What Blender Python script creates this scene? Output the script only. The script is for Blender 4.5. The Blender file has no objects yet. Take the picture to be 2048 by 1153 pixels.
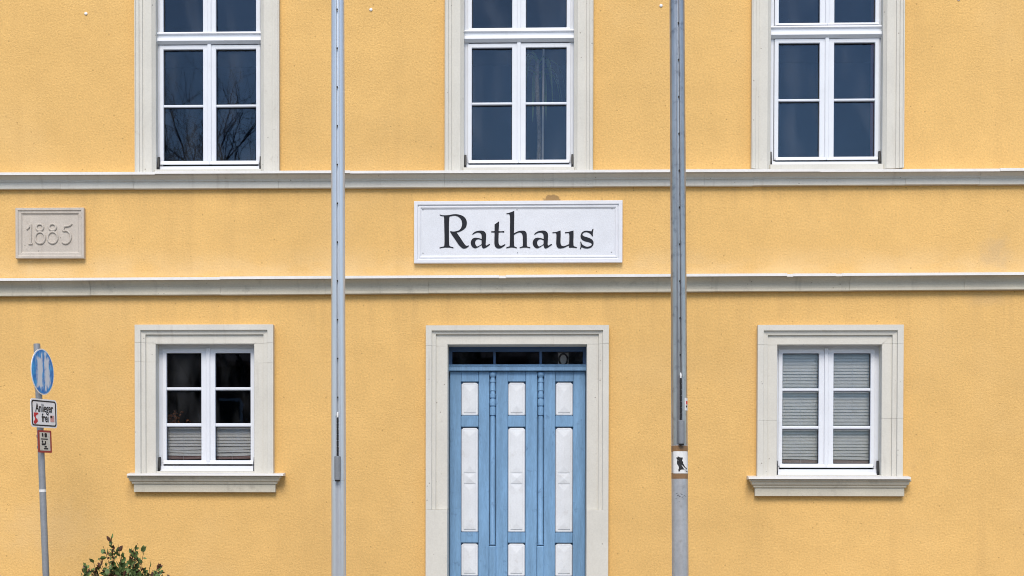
import bpy, bmesh, math, random
from mathutils import Vector, Matrix, Euler

random.seed(7)
R = math.radians
scene = bpy.context.scene
col = scene.collection

# ------------------------------------------------------------------ camera
EYE = 1.62            # eye height (m)
DIST = 15.0           # metres from the facade
FPX = 3075.0          # focal length in photo pixels (2048 wide)
YAW, PITCH, ROLL = R(1.9), R(-1.0), R(0.09)
CX = 962.0            # optical axis in photo pixels (rising/shifted lens)
HORIZON = 1000.0
CY = HORIZON - FPX * math.tan(PITCH)
ROT = (Matrix.Rotation(YAW, 3, 'Z') @ Matrix.Rotation(R(90) + PITCH, 3, 'X') @ Matrix.Rotation(ROLL, 3, 'Z'))


def ray(px, py):
    return ROT @ Vector(((px - CX) / FPX, -(py - CY) / FPX, -1.0))


_d = ray(1024, 576)
CAM = Vector((-_d.x / _d.y * DIST, -DIST, EYE))


def P(px, py, Y=0.0):
    """photo pixel -> point on the vertical plane y = Y (the plane the thing stands in)"""
    d = ray(px, py)
    return CAM + d * ((Y + DIST) / d.y)


cd = bpy.data.cameras.new('camera')
cd.sensor_fit = 'HORIZONTAL'
cd.sensor_width = 36.0
cd.lens = FPX / 2048 * 36.0
cd.shift_x = (1024 - CX) / 2048
cd.shift_y = (CY - 576.5) / 2048
cd.clip_end = 3000
cam = bpy.data.objects.new('camera', cd)
col.objects.link(cam)
cam.location = CAM
cam.rotation_euler = ROT.to_euler()
scene.camera = cam

# ------------------------------------------------------------------ sky, sun, exposure
SUN_EL, SUN_AZ = R(47), R(-2)      # azimuth measured from straight behind the camera, to its left
w = bpy.data.worlds.new('World')
scene.world = w
w.use_nodes = True
nt = w.node_tree
bg = nt.nodes['Background']
sky = nt.nodes.new('ShaderNodeTexSky')
sky.sky_type = 'NISHITA'
sky.sun_disc = False
sky.sun_elevation = SUN_EL
sky.sun_rotation = R(180) - SUN_AZ
sky.air_density = 1.0
sky.dust_density = 0.8
sky.ozone_density = 1.0
# broken grey cloud over the whole sky
tcw = nt.nodes.new('ShaderNodeTexCoord')
nz = nt.nodes.new('ShaderNodeTexNoise')
nz.inputs['Scale'].default_value = 3.2
nz.inputs['Detail'].default_value = 6.0
nz.inputs['Roughness'].default_value = 0.6
nt.links.new(tcw.outputs['Generated'], nz.inputs['Vector'])
mr = nt.nodes.new('ShaderNodeMapRange')
mr.inputs['From Min'].default_value = 0.3
mr.inputs['From Max'].default_value = 0.7
mr.inputs['To Min'].default_value = 0.62
mr.inputs['To Max'].default_value = 1.38
nt.links.new(nz.outputs['Fac'], mr.inputs['Value'])
vs = nt.nodes.new('ShaderNodeVectorMath')
vs.operation = 'SCALE'
nt.links.new(sky.outputs[0], vs.inputs[0])
nt.links.new(mr.outputs['Result'], vs.inputs['Scale'])
nt.links.new(vs.outputs[0], bg.inputs[0])
bg.inputs[1].default_value = 0.095
sd = bpy.data.lights.new('sun', 'SUN')
sd.energy = 1.5
sd.angle = R(30)
sd.color = (1.0, 0.91, 0.80)
sun = bpy.data.objects.new('sun', sd)
col.objects.link(sun)
to_sun = Vector((math.sin(SUN_AZ) * math.cos(SUN_EL), -math.cos(SUN_AZ) * math.cos(SUN_EL), math.sin(SUN_EL)))
sun.rotation_euler = (-to_sun).to_track_quat('-Z', 'Y').to_euler()
sun.location = to_sun * 60
scene.view_settings.view_transform = 'Standard'
scene.view_settings.look = 'None'
scene.view_settings.gamma = 1.0
scene.view_settings.use_curve_mapping = False
scene.view_settings.exposure = 1.04
scene.cycles.filter_width = 1.0


# ------------------------------------------------------------------ materials
def nd(nt, kind, **kw):
    n = nt.nodes.new(kind)
    for k, v in kw.items():
        setattr(n, k, v)
    return n


def new_mat(name):
    m = bpy.data.materials.new(name)
    m.use_nodes = True
    return m, m.node_tree, m.node_tree.nodes['Principled BSDF']


def noise(nt, vec, scale, detail=3.0, rough=0.55):
    n = nd(nt, 'ShaderNodeTexNoise')
    n.inputs['Scale'].default_value = scale
    n.inputs['Detail'].default_value = detail
    n.inputs['Roughness'].default_value = rough
    nt.links.new(vec, n.inputs['Vector'])
    return n.outputs['Fac']


def ramp(nt, fac, lo, hi, a=0.0, b=1.0, smooth=True):
    n = nd(nt, 'ShaderNodeMapRange')
    if smooth:
        n.interpolation_type = 'SMOOTHSTEP'
    n.inputs['From Min'].default_value = lo
    n.inputs['From Max'].default_value = hi
    n.inputs['To Min'].default_value = a
    n.inputs['To Max'].default_value = b
    nt.links.new(fac, n.inputs['Value'])
    return n.outputs['Result']


def mth(nt, op, a, b=None, clamp=False):
    n = nd(nt, 'ShaderNodeMath', operation=op, use_clamp=clamp)
    for i, v in enumerate((a, b)):
        if v is None:
            continue
        if isinstance(v, (int, float)):
            n.inputs[i].default_value = v
        else:
            nt.links.new(v, n.inputs[i])
    return n.outputs[0]


def mix(nt, fac, a, b, blend='MIX'):
    n = nd(nt, 'ShaderNodeMix', data_type='RGBA', blend_type=blend)
    for sock, v in ((n.inputs[0], fac), (n.inputs[6], a), (n.inputs[7], b)):
        if isinstance(v, (int, float)):
            sock.default_value = v
        elif isinstance(v, tuple):
            sock.default_value = v if len(v) == 4 else (*v, 1)
        else:
            nt.links.new(v, sock)
    return n.outputs[2]


def position(nt):
    return nd(nt, 'ShaderNodeNewGeometry').outputs['Position']


def mapped(nt, vec, scale):
    n = nd(nt, 'ShaderNodeMapping')
    n.inputs['Scale'].default_value = scale
    nt.links.new(vec, n.inputs['Vector'])
    return n.outputs[0]


def bump(nt, bsdf, h, strength, dist, prev=None):
    n = nd(nt, 'ShaderNodeBump')
    n.inputs['Strength'].default_value = strength
    n.inputs['Distance'].default_value = dist
    nt.links.new(h, n.inputs['Height'])
    if prev is not None:
        nt.links.new(prev, n.inputs['Normal'])
    nt.links.new(n.outputs[0], bsdf.inputs['Normal'])
    return n.outputs[0]


def surface(name, c, rough=0.6, vary=0.08, vscale=3.0, fine=0.05, fscale=60.0, bmp=0.15, bdist=0.004,
            metallic=0.0, spec=0.4, stretch=(1, 1, 1), dirt=None, dirt_amt=0.0, dirt_lo=0.58, dscale=9.0):
    """colour with broad and fine variation, fine relief, and patchy dirt"""
    m, nt, b = new_mat(name)
    pos = mapped(nt, position(nt), stretch)
    v1 = ramp(nt, noise(nt, pos, vscale, 4), 0.3, 0.7, 1 - vary, 1 + vary, False)
    f1 = ramp(nt, noise(nt, pos, fscale, 2), 0.3, 0.7, 1 - fine, 1 + fine, False)
    s = mth(nt, 'MULTIPLY', v1, f1)
    cc = nd(nt, 'ShaderNodeVectorMath', operation='SCALE')
    cc.inputs[0].default_value = c
    nt.links.new(s, cc.inputs['Scale'])
    out = cc.outputs[0]
    if dirt:
        k = ramp(nt, noise(nt, position(nt), dscale, 5, 0.65), dirt_lo, dirt_lo + 0.2, 0, dirt_amt)
        out = mix(nt, k, out, dirt)
        if 'stone' in name:          # chipped specks
            vo = nd(nt, 'ShaderNodeTexVoronoi', feature='F1')
            vo.inputs['Scale'].default_value = 16
            nt.links.new(position(nt), vo.inputs['Vector'])
            k2 = mth(nt, 'MULTIPLY', ramp(nt, vo.outputs['Distance'], 0.05, 0.14, 1, 0), ramp(nt, noise(nt, position(nt), 7, 3), 0.54, 0.60, 0, 0.7))
            out = mix(nt, k2, out, (0.16, 0.14, 0.11))
            k3 = ramp(nt, noise(nt, mapped(nt, position(nt), (14, 1, 1.2)), 1.0, 4), 0.56, 0.76, 0, 0.30)
            out = mix(nt, k3, out, dirt)
    nt.links.new(out, b.inputs['Base Color'])
    b.inputs['Roughness'].default_value = rough
    b.inputs['Metallic'].default_value = metallic
    b.inputs['Specular IOR Level'].default_value = spec
    if bmp:
        bump(nt, b, noise(nt, pos, fscale, 3), bmp, bdist)
    return m


def stucco():
    m, nt, b = new_mat('yellow_render')
    pos = position(nt)
    base = (0.724, 0.454, 0.163)
    big = ramp(nt, noise(nt, pos, 0.55, 4), 0.3, 0.7, 0.935, 1.055, False)
    mid = ramp(nt, noise(nt, pos, 3.2, 5, 0.6), 0.3, 0.7, 0.955, 1.045, False)
    fine = ramp(nt, noise(nt, pos, 55, 3, 0.65), 0.28, 0.72, 0.875, 1.11, False)
    s = mth(nt, 'MULTIPLY', mth(nt, 'MULTIPLY', big, mid), fine)
    sc = nd(nt, 'ShaderNodeVectorMath', operation='SCALE')
    sc.inputs[0].default_value = base
    nt.links.new(s, sc.inputs['Scale'])
    c = sc.outputs[0]
    # bleached patches
    k = ramp(nt, noise(nt, pos, 0.9, 4), 0.5, 0.75, 0, 0.30)
    c = mix(nt, k, c, (0.74, 0.50, 0.22))
    sz = nd(nt, 'ShaderNodeSeparateXYZ')
    nt.links.new(pos, sz.inputs[0])
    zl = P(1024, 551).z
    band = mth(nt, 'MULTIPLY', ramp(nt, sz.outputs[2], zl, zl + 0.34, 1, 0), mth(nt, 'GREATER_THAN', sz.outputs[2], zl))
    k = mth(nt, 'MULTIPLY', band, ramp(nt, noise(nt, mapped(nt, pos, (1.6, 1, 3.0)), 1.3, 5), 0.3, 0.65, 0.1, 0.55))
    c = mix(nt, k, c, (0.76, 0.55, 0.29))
    # faint vertical run marks
    k = ramp(nt, noise(nt, mapped(nt, pos, (5.0, 1, 0.35)), 1.0, 4), 0.53, 0.78, 0, 0.24)
    c = mix(nt, k, c, (0.55, 0.34, 0.13))
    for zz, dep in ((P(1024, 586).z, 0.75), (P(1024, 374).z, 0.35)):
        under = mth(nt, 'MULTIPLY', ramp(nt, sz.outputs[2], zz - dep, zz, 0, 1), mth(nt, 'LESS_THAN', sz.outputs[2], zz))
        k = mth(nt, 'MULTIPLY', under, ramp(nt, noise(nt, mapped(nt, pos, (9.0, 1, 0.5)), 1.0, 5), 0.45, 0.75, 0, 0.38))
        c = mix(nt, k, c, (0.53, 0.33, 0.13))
    # small pits and grit
    vo = nd(nt, 'ShaderNodeTexVoronoi', feature='F1')
    vo.inputs['Scale'].default_value = 13
    nt.links.new(pos, vo.inputs['Vector'])
    pit = ramp(nt, vo.outputs['Distance'], 0.07, 0.13, 1, 0)
    keep = ramp(nt, noise(nt, pos, 9, 2), 0.5, 0.6, 0, 0.5)
    c = mix(nt, mth(nt, 'MULTIPLY', pit, keep), c, (0.30, 0.17, 0.06))

    wob = nd(nt, 'ShaderNodeTexNoise')
    wob.inputs['Scale'].default_value = 9
    wob.inputs['Detail'].default_value = 5
    nt.links.new(pos, wob.inputs['Vector'])

    def stain(c, px, py, rx, rz, colr, amt, soft=0.7, wobble=0.5):
        q = P(px, py)
        sub = nd(nt, 'ShaderNodeVectorMath', operation='SUBTRACT')
        nt.links.new(pos, sub.inputs[0])
        sub.inputs[1].default_value = (q.x, q.y, q.z)
        mm = mapped(nt, sub.outputs[0], (1 / rx, 0, 1 / rz))
        ln = nd(nt, 'ShaderNodeVectorMath', operation='LENGTH')
        nt.links.new(mm, ln.inputs[0])
        d = mth(nt, 'ADD', ln.outputs['Value'], mth(nt, 'MULTIPLY', mth(nt, 'SUBTRACT', wob.outputs['Fac'], 0.5), wobble * 2))
        return mix(nt, ramp(nt, d, 1 - soft, 1, amt, 0), c, colr)

    c = stain(c, 1105, 399, 0.13, 0.05, (0.30, 0.19, 0.09), 0.85, 0.45, 2.2)     # crumbled patch over the sign
    c = stain(c, 1204, 401, 0.012, 0.03, (0.34, 0.21, 0.09), 0.7)
    c = stain(c, 1992, 505, 0.22, 0.24, (0.50, 0.37, 0.22), 0.42, 0.95, 0.9)      # grey smear by the cornice
    c = stain(c, 1975, 600, 0.30, 0.10, (0.55, 0.38, 0.19), 0.35, 0.9, 0.6)
    c = stain(c, 60, 540, 0.05, 0.11, (0.74, 0.52, 0.25), 0.5, 0.9, 0.6)
    c = stain(c, 262, 990, 0.09, 0.12, (0.48, 0.30, 0.12), 0.35, 0.9, 0.6)
    c = stain(c, 560, 975, 0.07, 0.10, (0.48, 0.30, 0.12), 0.40, 0.9, 0.6)
    c = stain(c, 1500, 985, 0.08, 0.12, (0.50, 0.31, 0.12), 0.35, 0.9, 0.6)
    c = stain(c, 1828, 935, 0.03, 0.05, (0.55, 0.33, 0.13), 0.4, 0.9, 0.6)
    c = stain(c, 90, 1060, 0.75, 0.45, (0.74, 0.50, 0.23), 0.45, 0.95, 0.5)      # bleached by the bush
    nt.links.new(c, b.inputs['Base Color'])
    b.inputs['Roughness'].default_value = 0.92
    b.inputs['Specular IOR Level'].default_value = 0.2
    n1 = bump(nt, b, noise(nt, pos, 52, 3, 0.65), 0.55, 0.012)
    n2 = bump(nt, b, noise(nt, pos, 1.6, 3), 0.35, 0.03, n1)
    return m


M = {}
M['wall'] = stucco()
M['stone'] = surface('painted_stone', (0.60, 0.583, 0.525), 0.75, 0.05, 2.5, 0.035, 70, 0.2, 0.004,
                     dirt=(0.34, 0.31, 0.26), dirt_amt=0.35, dirt_lo=0.60)
M['stone_dark'] = surface('weathered_stone', (0.51, 0.48, 0.395), 0.8, 0.07, 2.5, 0.05, 70, 0.25, 0.004,
                          dirt=(0.24, 0.22, 0.18), dirt_amt=0.45, dirt_lo=0.55, dscale=6)
M['cap'] = surface('zinc_capping', (0.66, 0.65, 0.63), 0.55, 0.06, 4, 0.03, 40, 0.1, 0.002, metallic=0.0)
M['white'] = surface('white_window_paint', (0.69, 0.715, 0.76), 0.35, 0.03, 4, 0.012, 60, 0.04, 0.001,
                     dirt=(0.45, 0.45, 0.44), dirt_amt=0.18, dirt_lo=0.58)
M['black'] = surface('black_plastic', (0.012, 0.012, 0.013), 0.5, 0.05)
M['blue'] = surface('blue_door_paint', (0.160, 0.300, 0.475), 0.6, 0.15, 3.0, 0.095, 30, 0.35, 0.003,
                    stretch=(5, 1, 0.6), dirt=(0.07, 0.14, 0.25), dirt_amt=0.7, dirt_lo=0.58, dscale=12)
M['dblue'] = surface('dark_blue_paint', (0.05, 0.105, 0.215), 0.5, 0.12, 3.0, 0.05, 28, 0.2, 0.003, stretch=(1, 1, 5))
M['panel'] = surface('white_panel_paint', (0.655, 0.68, 0.71), 0.55, 0.05, 6, 0.03, 60, 0.15, 0.002,
                     dirt=(0.42, 0.40, 0.37), dirt_amt=0.40, dirt_lo=0.56)
M['sign'] = surface('sign_panel', (0.665, 0.685, 0.725), 0.7, 0.03, 6, 0.06, 130, 0.35, 0.003)
M['signframe'] = surface('sign_frame_paint', (0.70, 0.715, 0.75), 0.6, 0.03, 6, 0.02, 70, 0.1, 0.002,
                         dirt=(0.40, 0.38, 0.35), dirt_amt=0.25, dirt_lo=0.60)
M['letter'] = surface('letter_paint', (0.018, 0.020, 0.026), 0.6, 0.12, 8, 0.05, 60, 0.08, 0.001, spec=0.15)
M['datestone'] = surface('sandstone', (0.51, 0.46, 0.40), 0.9, 0.07, 5, 0.06, 80, 0.4, 0.004,
                         dirt=(0.30, 0.25, 0.20), dirt_amt=0.4, dirt_lo=0.58)
M['alu'] = surface('pole_aluminium', (0.60, 0.63, 0.67), 0.30, 0.04, 2, 0.02, 40, 0.04, 0.001, metallic=0.6, stretch=(1, 1, 0.2))
M['galv'] = surface('weathered_pole_metal', (0.40, 0.395, 0.395), 0.28, 0.12, 4, 0.07, 40, 0.12, 0.001, metallic=0.85,
                    stretch=(1, 1, 0.25), dirt=(0.16, 0.16, 0.17), dirt_amt=0.6, dirt_lo=0.52, dscale=14)
M['galvlow'] = surface('mottled_pole_metal', (0.46, 0.47, 0.485), 0.42, 0.10, 5, 0.06, 40, 0.12, 0.001, metallic=0.5,
                       dirt=(0.24, 0.22, 0.20), dirt_amt=0.5, dirt_lo=0.56, dscale=16)
M['postgrey'] = surface('galvanised_post', (0.27, 0.285, 0.305), 0.5, 0.10, 9, 0.06, 60, 0.1, 0.001, metallic=0.3)
M['weight'] = surface('rubber_grey', (0.20, 0.215, 0.235), 0.6, 0.1, 9, 0.05, 60, 0.1, 0.001)
M['tape'] = surface('brown_tape', (0.24, 0.135, 0.062), 0.4, 0.12, 20, 0.05, 60, 0.1, 0.001)
M['paper'] = surface('white_paper', (0.72, 0.72, 0.71), 0.7, 0.05, 20, 0.03, 80, 0.1, 0.001)
M['red'] = surface('red_print', (0.55, 0.035, 0.04), 0.5, 0.15, 30, 0.05, 80, 0.0)
M['redframe'] = surface('red_sign_border', (0.33, 0.045, 0.035), 0.45, 0.12, 25, 0.05, 80, 0.0)
M['pink'] = surface('faded_red_print', (0.62, 0.33, 0.31), 0.5, 0.2, 40, 0.05, 80, 0.0)
M['offwhite'] = surface('faded_sign_white', (0.60, 0.58, 0.50), 0.55, 0.1, 20, 0.05, 80, 0.0)
M['signwhite'] = surface('sign_white', (0.86, 0.86, 0.86), 0.4, 0.04, 20, 0.02, 80, 0.0)
M['ink'] = surface('black_print', (0.016, 0.016, 0.018), 0.5, 0.1, 30, 0.1, 90, 0.0)
M['slat'] = surface('blind_slat', (0.93, 0.90, 0.84), 0.5, 0.05, 10, 0.03, 60, 0.0)
M['slatred'] = surface('blind_bottom_rail', (0.36, 0.22, 0.19), 0.5, 0.1, 10, 0.03, 60, 0.0)
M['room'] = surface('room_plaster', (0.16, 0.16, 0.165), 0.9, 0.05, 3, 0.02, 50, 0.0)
M['curtain'] = surface('pink_curtain', (0.55, 0.27, 0.36), 0.9, 0.08, 8, 0.05, 90, 0.0)
M['leaf'] = surface('shrub_leaf', (0.105, 0.165, 0.050), 0.5, 0.40, 25, 0.15, 90, 0.0)
M['leafred'] = surface('shrub_young_leaf', (0.090, 0.040, 0.022), 0.5, 0.3, 25, 0.15, 90, 0.0)
M['twig'] = surface('shrub_stem', (0.060, 0.032, 0.020), 0.7, 0.2, 20, 0.1, 90, 0.0)
M['bark'] = surface('tree_bark', (0.050, 0.043, 0.037), 0.9, 0.25, 5, 0.15, 30, 0.3, 0.01)
M['palm'] = surface('palm_leaf', (0.30, 0.42, 0.17), 0.5, 0.2, 10, 0.1, 60, 0.0)
M['trunk'] = surface('palm_trunk', (0.36, 0.33, 0.27), 0.8, 0.2, 30, 0.1, 60, 0.3, 0.004)
M['ceramic'] = surface('vase_glaze', (0.40, 0.36, 0.30), 0.3, 0.1, 10, 0.05, 60, 0.0)
M['dried'] = surface('dried_twig', (0.33, 0.13, 0.055), 0.8, 0.3, 30, 0.1, 90, 0.0)
M['paving'] = surface('paving', (0.24, 0.23, 0.21), 0.85, 0.12, 1.5, 0.10, 25, 0.4, 0.006)
M['asphalt'] = surface('asphalt', (0.055, 0.055, 0.057), 0.9, 0.12, 1, 0.15, 60, 0.4, 0.006)
M['kerb'] = surface('granite_kerb', (0.30, 0.29, 0.28), 0.8, 0.1, 4, 0.1, 60, 0.3, 0.004)
M['brick'] = surface('dark_brick', (0.17, 0.10, 0.075), 0.9, 0.15, 1, 0.15, 12, 0.3, 0.01)
M['tile'] = surface('roof_tile', (0.16, 0.065, 0.045), 0.85, 0.2, 1.5, 0.15, 9, 0.4, 0.02)
M['timber'] = surface('roof_timber', (0.30, 0.27, 0.23), 0.8, 0.1, 3, 0.1, 30, 0.2, 0.004)


def glass(name, tint, wav=0.08):
    m, nt, b = new_mat(name)
    nt.nodes.remove(b)
    out = nt.nodes['Material Output']
    tr = nd(nt, 'ShaderNodeBsdfTransparent')
    tr.inputs[0].default_value = (*tint, 1)
    gl = nd(nt, 'ShaderNodeBsdfGlossy')
    gl.inputs['Roughness'].default_value = 0.0
    gl.inputs['Color'].default_value = (0.48, 0.70, 1.0, 1)
    fr = nd(nt, 'ShaderNodeFresnel')
    fr.inputs['IOR'].default_value = 1.44
    bp = nd(nt, 'ShaderNodeBump')
    bp.inputs['Strength'].default_value = wav
    bp.inputs['Distance'].default_value = 0.002
    nt.links.new(noise(nt, position(nt), 3.5, 1), bp.inputs['Height'])
    nt.links.new(bp.outputs[0], gl.inputs['Normal'])
    mx = nd(nt, 'ShaderNodeMixShader')
    nt.links.new(fr.outputs[0], mx.inputs[0])
    nt.links.new(tr.outputs[0], mx.inputs[1])
    nt.links.new(gl.outputs[0], mx.inputs[2])
    df = nd(nt, 'ShaderNodeBsdfDiffuse')
    df.inputs['Color'].default_value = (0.6, 0.62, 0.65, 1)
    film = ramp(nt, noise(nt, mapped(nt, position(nt), (4, 1, 1.2)), 1.5, 3, 0.5), 0.42, 0.8, 0.0, 0.03)
    mx2 = nd(nt, 'ShaderNodeMixShader')
    nt.links.new(film, mx2.inputs[0])
    nt.links.new(mx.outputs[0], mx2.inputs[1])
    nt.links.new(df.outputs[0], mx2.inputs[2])
    nt.links.new(mx2.outputs[0], out.inputs['Surface'])
    return m


M['glass'] = glass('window_glass', (0.90, 0.90, 0.89))


def faded_blue():
    m, nt, b = new_mat('faded_blue_sign')
    tc = nd(nt, 'ShaderNodeTexCoord').outputs['Object']
    sx = nd(nt, 'ShaderNodeSeparateXYZ')
    nt.links.new(tc, sx.inputs[0])
    x, z = sx.outputs[0], sx.outputs[2]
    n = noise(nt, mapped(nt, tc, (1, 1, 0.35)), 26, 4, 0.6)
    wob = mth(nt, 'MULTIPLY', mth(nt, 'SUBTRACT', n, 0.5), 0.16)

    def bar(cx, hw, hz, cz=0.0):
        a = mth(nt, 'SUBTRACT', mth(nt, 'ABSOLUTE', mth(nt, 'SUBTRACT', x, cx)), hw)
        c = mth(nt, 'SUBTRACT', mth(nt, 'ABSOLUTE', mth(nt, 'SUBTRACT', z, cz)), hz)
        return mth(nt, 'ADD', mth(nt, 'MAXIMUM', a, c), wob)
    d = mth(nt, 'MINIMUM', bar(-0.055, 0.056, 0.138, -0.01), bar(0.076, 0.048, 0.122, 0.0))
    d = mth(nt, 'MINIMUM', d, bar(-0.02, 0.012, 0.165))
    d = mth(nt, 'MINIMUM', d, bar(0.045, 0.010, 0.165))
    gap = mth(nt, 'SUBTRACT', mth(nt, 'ABSOLUTE', mth(nt, 'SUBTRACT', x, 0.012)), 0.006)
    gap = ramp(nt, mth(nt, 'ADD', gap, mth(nt, 'MULTIPLY', wob, 0.3)), -0.004, 0.008, 0, 1)
    k = mth(nt, 'MULTIPLY', ramp(nt, d, -0.02, 0.02, 0.95, 0), gap)
    c = mix(nt, ramp(nt, noise(nt, tc, 14, 4), 0.35, 0.7), (0.005, 0.17, 0.58), (0.03, 0.38, 0.82))
    c = mix(nt, k, c, (0.72, 0.76, 0.82))
    nt.links.new(c, b.inputs['Base Color'])
    b.inputs['Roughness'].default_value = 0.4
    return m


M['blueface'] = faded_blue()

# ------------------------------------------------------------------ mesh helpers
WORLD = {}


def tag(o, label=None, cat=None, group=None, kind=None):
    for k, v in (('label', label), ('category', cat), ('group', group), ('kind', kind)):
        if v:
            o[k] = v
    return o


def empty(name, loc, parent=None, label=None, cat=None, group=None, kind=None):
    o = bpy.data.objects.new(name, None)
    o.empty_display_size = 0.2
    col.objects.link(o)
    loc = Vector(loc)
    WORLD[o] = loc
    if parent:
        o.parent = parent
        o.location = loc - WORLD[parent]
    else:
        o.location = loc
    return tag(o, label, cat, group, kind)


class MB:
    def __init__(s):
        s.v, s.f = [], []

    def add(s, vs, fs):
        n = len(s.v)
        s.v += [tuple(p) for p in vs]
        s.f += [tuple(i + n for i in f) for f in fs]
        return s

    def box(s, x0, x1, y0, y1, z0, z1):
        return s.add([(x0, y0, z0), (x1, y0, z0), (x1, y1, z0), (x0, y1, z0), (x0, y0, z1), (x1, y0, z1), (x1, y1, z1), (x0, y1, z1)],
                     [(0, 3, 2, 1), (4, 5, 6, 7), (0, 1, 5, 4), (1, 2, 6, 5), (2, 3, 7, 6), (3, 0, 4, 7)])

    def loft(s, rings, closed=True, caps=True):
        n = len(rings[0])
        vs = [p for r in rings for p in r]
        fs = []
        for i in range(len(rings) - 1):
            for j in range(n if closed else n - 1):
                k = (j + 1) % n
                fs.append((i * n + j, i * n + k, (i + 1) * n + k, (i + 1) * n + j))
        if caps:
            fs.append(tuple(range(n))[::-1])
            fs.append(tuple((len(rings) - 1) * n + j for j in range(n)))
        return s.add(vs, fs)

    def tube(s, pts, radii, n=8, caps=True):
        pts = [Vector(p) for p in pts]
        if isinstance(radii, (int, float)):
            radii = [radii] * len(pts)
        rings = []
        up = None
        for i, p in enumerate(pts):
            t = (pts[min(i + 1, len(pts) - 1)] - pts[max(i - 1, 0)]).normalized()
            if up is None:
                up = t.orthogonal().normalized()
            up = (up - t * up.dot(t))
            up = up.normalized() if up.length > 1e-6 else t.orthogonal().normalized()
            sd_ = t.cross(up)
            rings.append([p + (up * math.cos(a) + sd_ * math.sin(a)) * radii[i]
                          for a in [2 * math.pi * k / n for k in range(n)]])
        return s.loft(rings, True, caps)

    def frame(s, x0, x1, z0, z1, wl, wr, wb, wt, y0, y1):
        """rectangular ring"""
        o = [(x0, z0), (x1, z0), (x1, z1), (x0, z1)]
        i = [(x0 + wl, z0 + wb), (x1 - wr, z0 + wb), (x1 - wr, z1 - wt), (x0 + wl, z1 - wt)]
        vs = [(x, y, z) for y in (y0, y1) for ring in (o, i) for x, z in ring]
        fs = []
        for k in range(4):
            m = (k + 1) % 4
            fs += [(k, m, 4 + m, 4 + k), (8 + k, 12 + k, 12 + m, 8 + m), (k, 8 + k, 8 + m, m), (4 + k, 4 + m, 12 + m, 12 + k)]
        return s.add(vs, fs)

    def build(s, name, mat, parent=None, bevel=0.0, smooth=False, seg=1, origin=None):
        xs, ys, zs = zip(*s.v)
        if origin is None:
            origin = ((min(xs) + max(xs)) / 2, (min(ys) + max(ys)) / 2, min(zs))
        o3 = Vector(origin)
        me = bpy.data.meshes.new(name)
        me.from_pydata([Vector(p) - o3 for p in s.v], [], s.f)
        bm = bmesh.new()
        bm.from_mesh(me)
        bmesh.ops.recalc_face_normals(bm, faces=bm.faces)
        if bevel:
            ed = [e for e in bm.edges if len(e.link_faces) == 2 and e.calc_face_angle(0) > 0.6]
            bmesh.ops.bevel(bm, geom=ed, offset=bevel, segments=seg, affect='EDGES', profile=0.5, clamp_overlap=True)
        bm.to_mesh(me)
        bm.free()
        if smooth:
            me.polygons.foreach_set('use_smooth', [True] * len(me.polygons))
            me.set_sharp_from_angle(angle=R(40))
        me.materials.append(M[mat] if isinstance(mat, str) else mat)
        return link(name, me, o3, parent)


def link(name, me, loc, parent=None):
    o = bpy.data.objects.new(name, me)
    col.objects.link(o)
    loc = Vector(loc)
    WORLD[o] = loc
    if parent:
        o.parent = parent
        o.location = loc - WORLD[parent]
    else:
        o.location = loc
    return o


def dup(o, loc, parent):
    return link(o.name.split('.')[0], o.data, loc, parent)


def outline_mesh(loops, depth, mat, bevel=0.0):
    """filled flat outline in x/z with thickness, front face towards -y"""
    c = bpy.data.curves.new('outline', 'CURVE')
    c.dimensions = '2D'
    c.fill_mode = 'BOTH'
    c.extrude = depth / 2
    c.bevel_depth = bevel
    for lp in loops:
        sp = c.splines.new('POLY')
        sp.points.add(len(lp) - 1)
        for p, (x, z) in zip(sp.points, lp):
            p.co = (x, z, 0, 1)
        sp.use_cyclic_u = True
    t = bpy.data.objects.new('outline', c)
    me = bpy.data.meshes.new_from_object(t)
    bpy.data.objects.remove(t)
    bpy.data.curves.remove(c)
    me.transform(Matrix.Rotation(R(90), 4, 'X'))
    me.materials.clear()
    me.materials.append(M[mat])
    return me


def text_mesh(body, size, depth, mat, squeeze=1.0):
    c = bpy.data.curves.new('print', 'FONT')
    c.body = body
    c.size = size
    c.extrude = depth / 2
    c.offset = 0.0022
    c.align_x = 'CENTER'
    c.align_y = 'CENTER'
    t = bpy.data.objects.new('print', c)
    me = bpy.data.meshes.new_from_object(t)
    bpy.data.objects.remove(t)
    me.transform(Matrix.Rotation(R(90), 4, 'X') @ Matrix.Diagonal((squeeze, 1, 1, 1)))
    me.materials.clear()
    me.materials.append(M[mat])
    return me


def rnd(a):
    return random.uniform(-a, a)


# ------------------------------------------------------------------ ground
MB().box(-1500, 1500, -1500, 1500, -0.2, 0.0).build('ground', 'paving')['kind'] = 'structure'
road = MB().add([(-300, -26, 0.004), (300, -26, 0.004), (300, -17.6, 0.004), (-300, -17.6, 0.004)], [(0, 1, 2, 3)]).build('road', 'asphalt')
road['kind'] = 'structure'
for yk, nm in ((-17.6, 'kerb'), (-26.15, 'kerb')):
    MB().box(-300, 300, yk, yk + 0.15, 0.0, 0.12).build(nm, 'kerb', bevel=0.015)['kind'] = 'structure'

# ------------------------------------------------------------------ town hall
hall = empty('town_hall', (0, 0, 0), label='yellow rendered town hall with grey stone surrounds and a blue door', cat='building')

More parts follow.
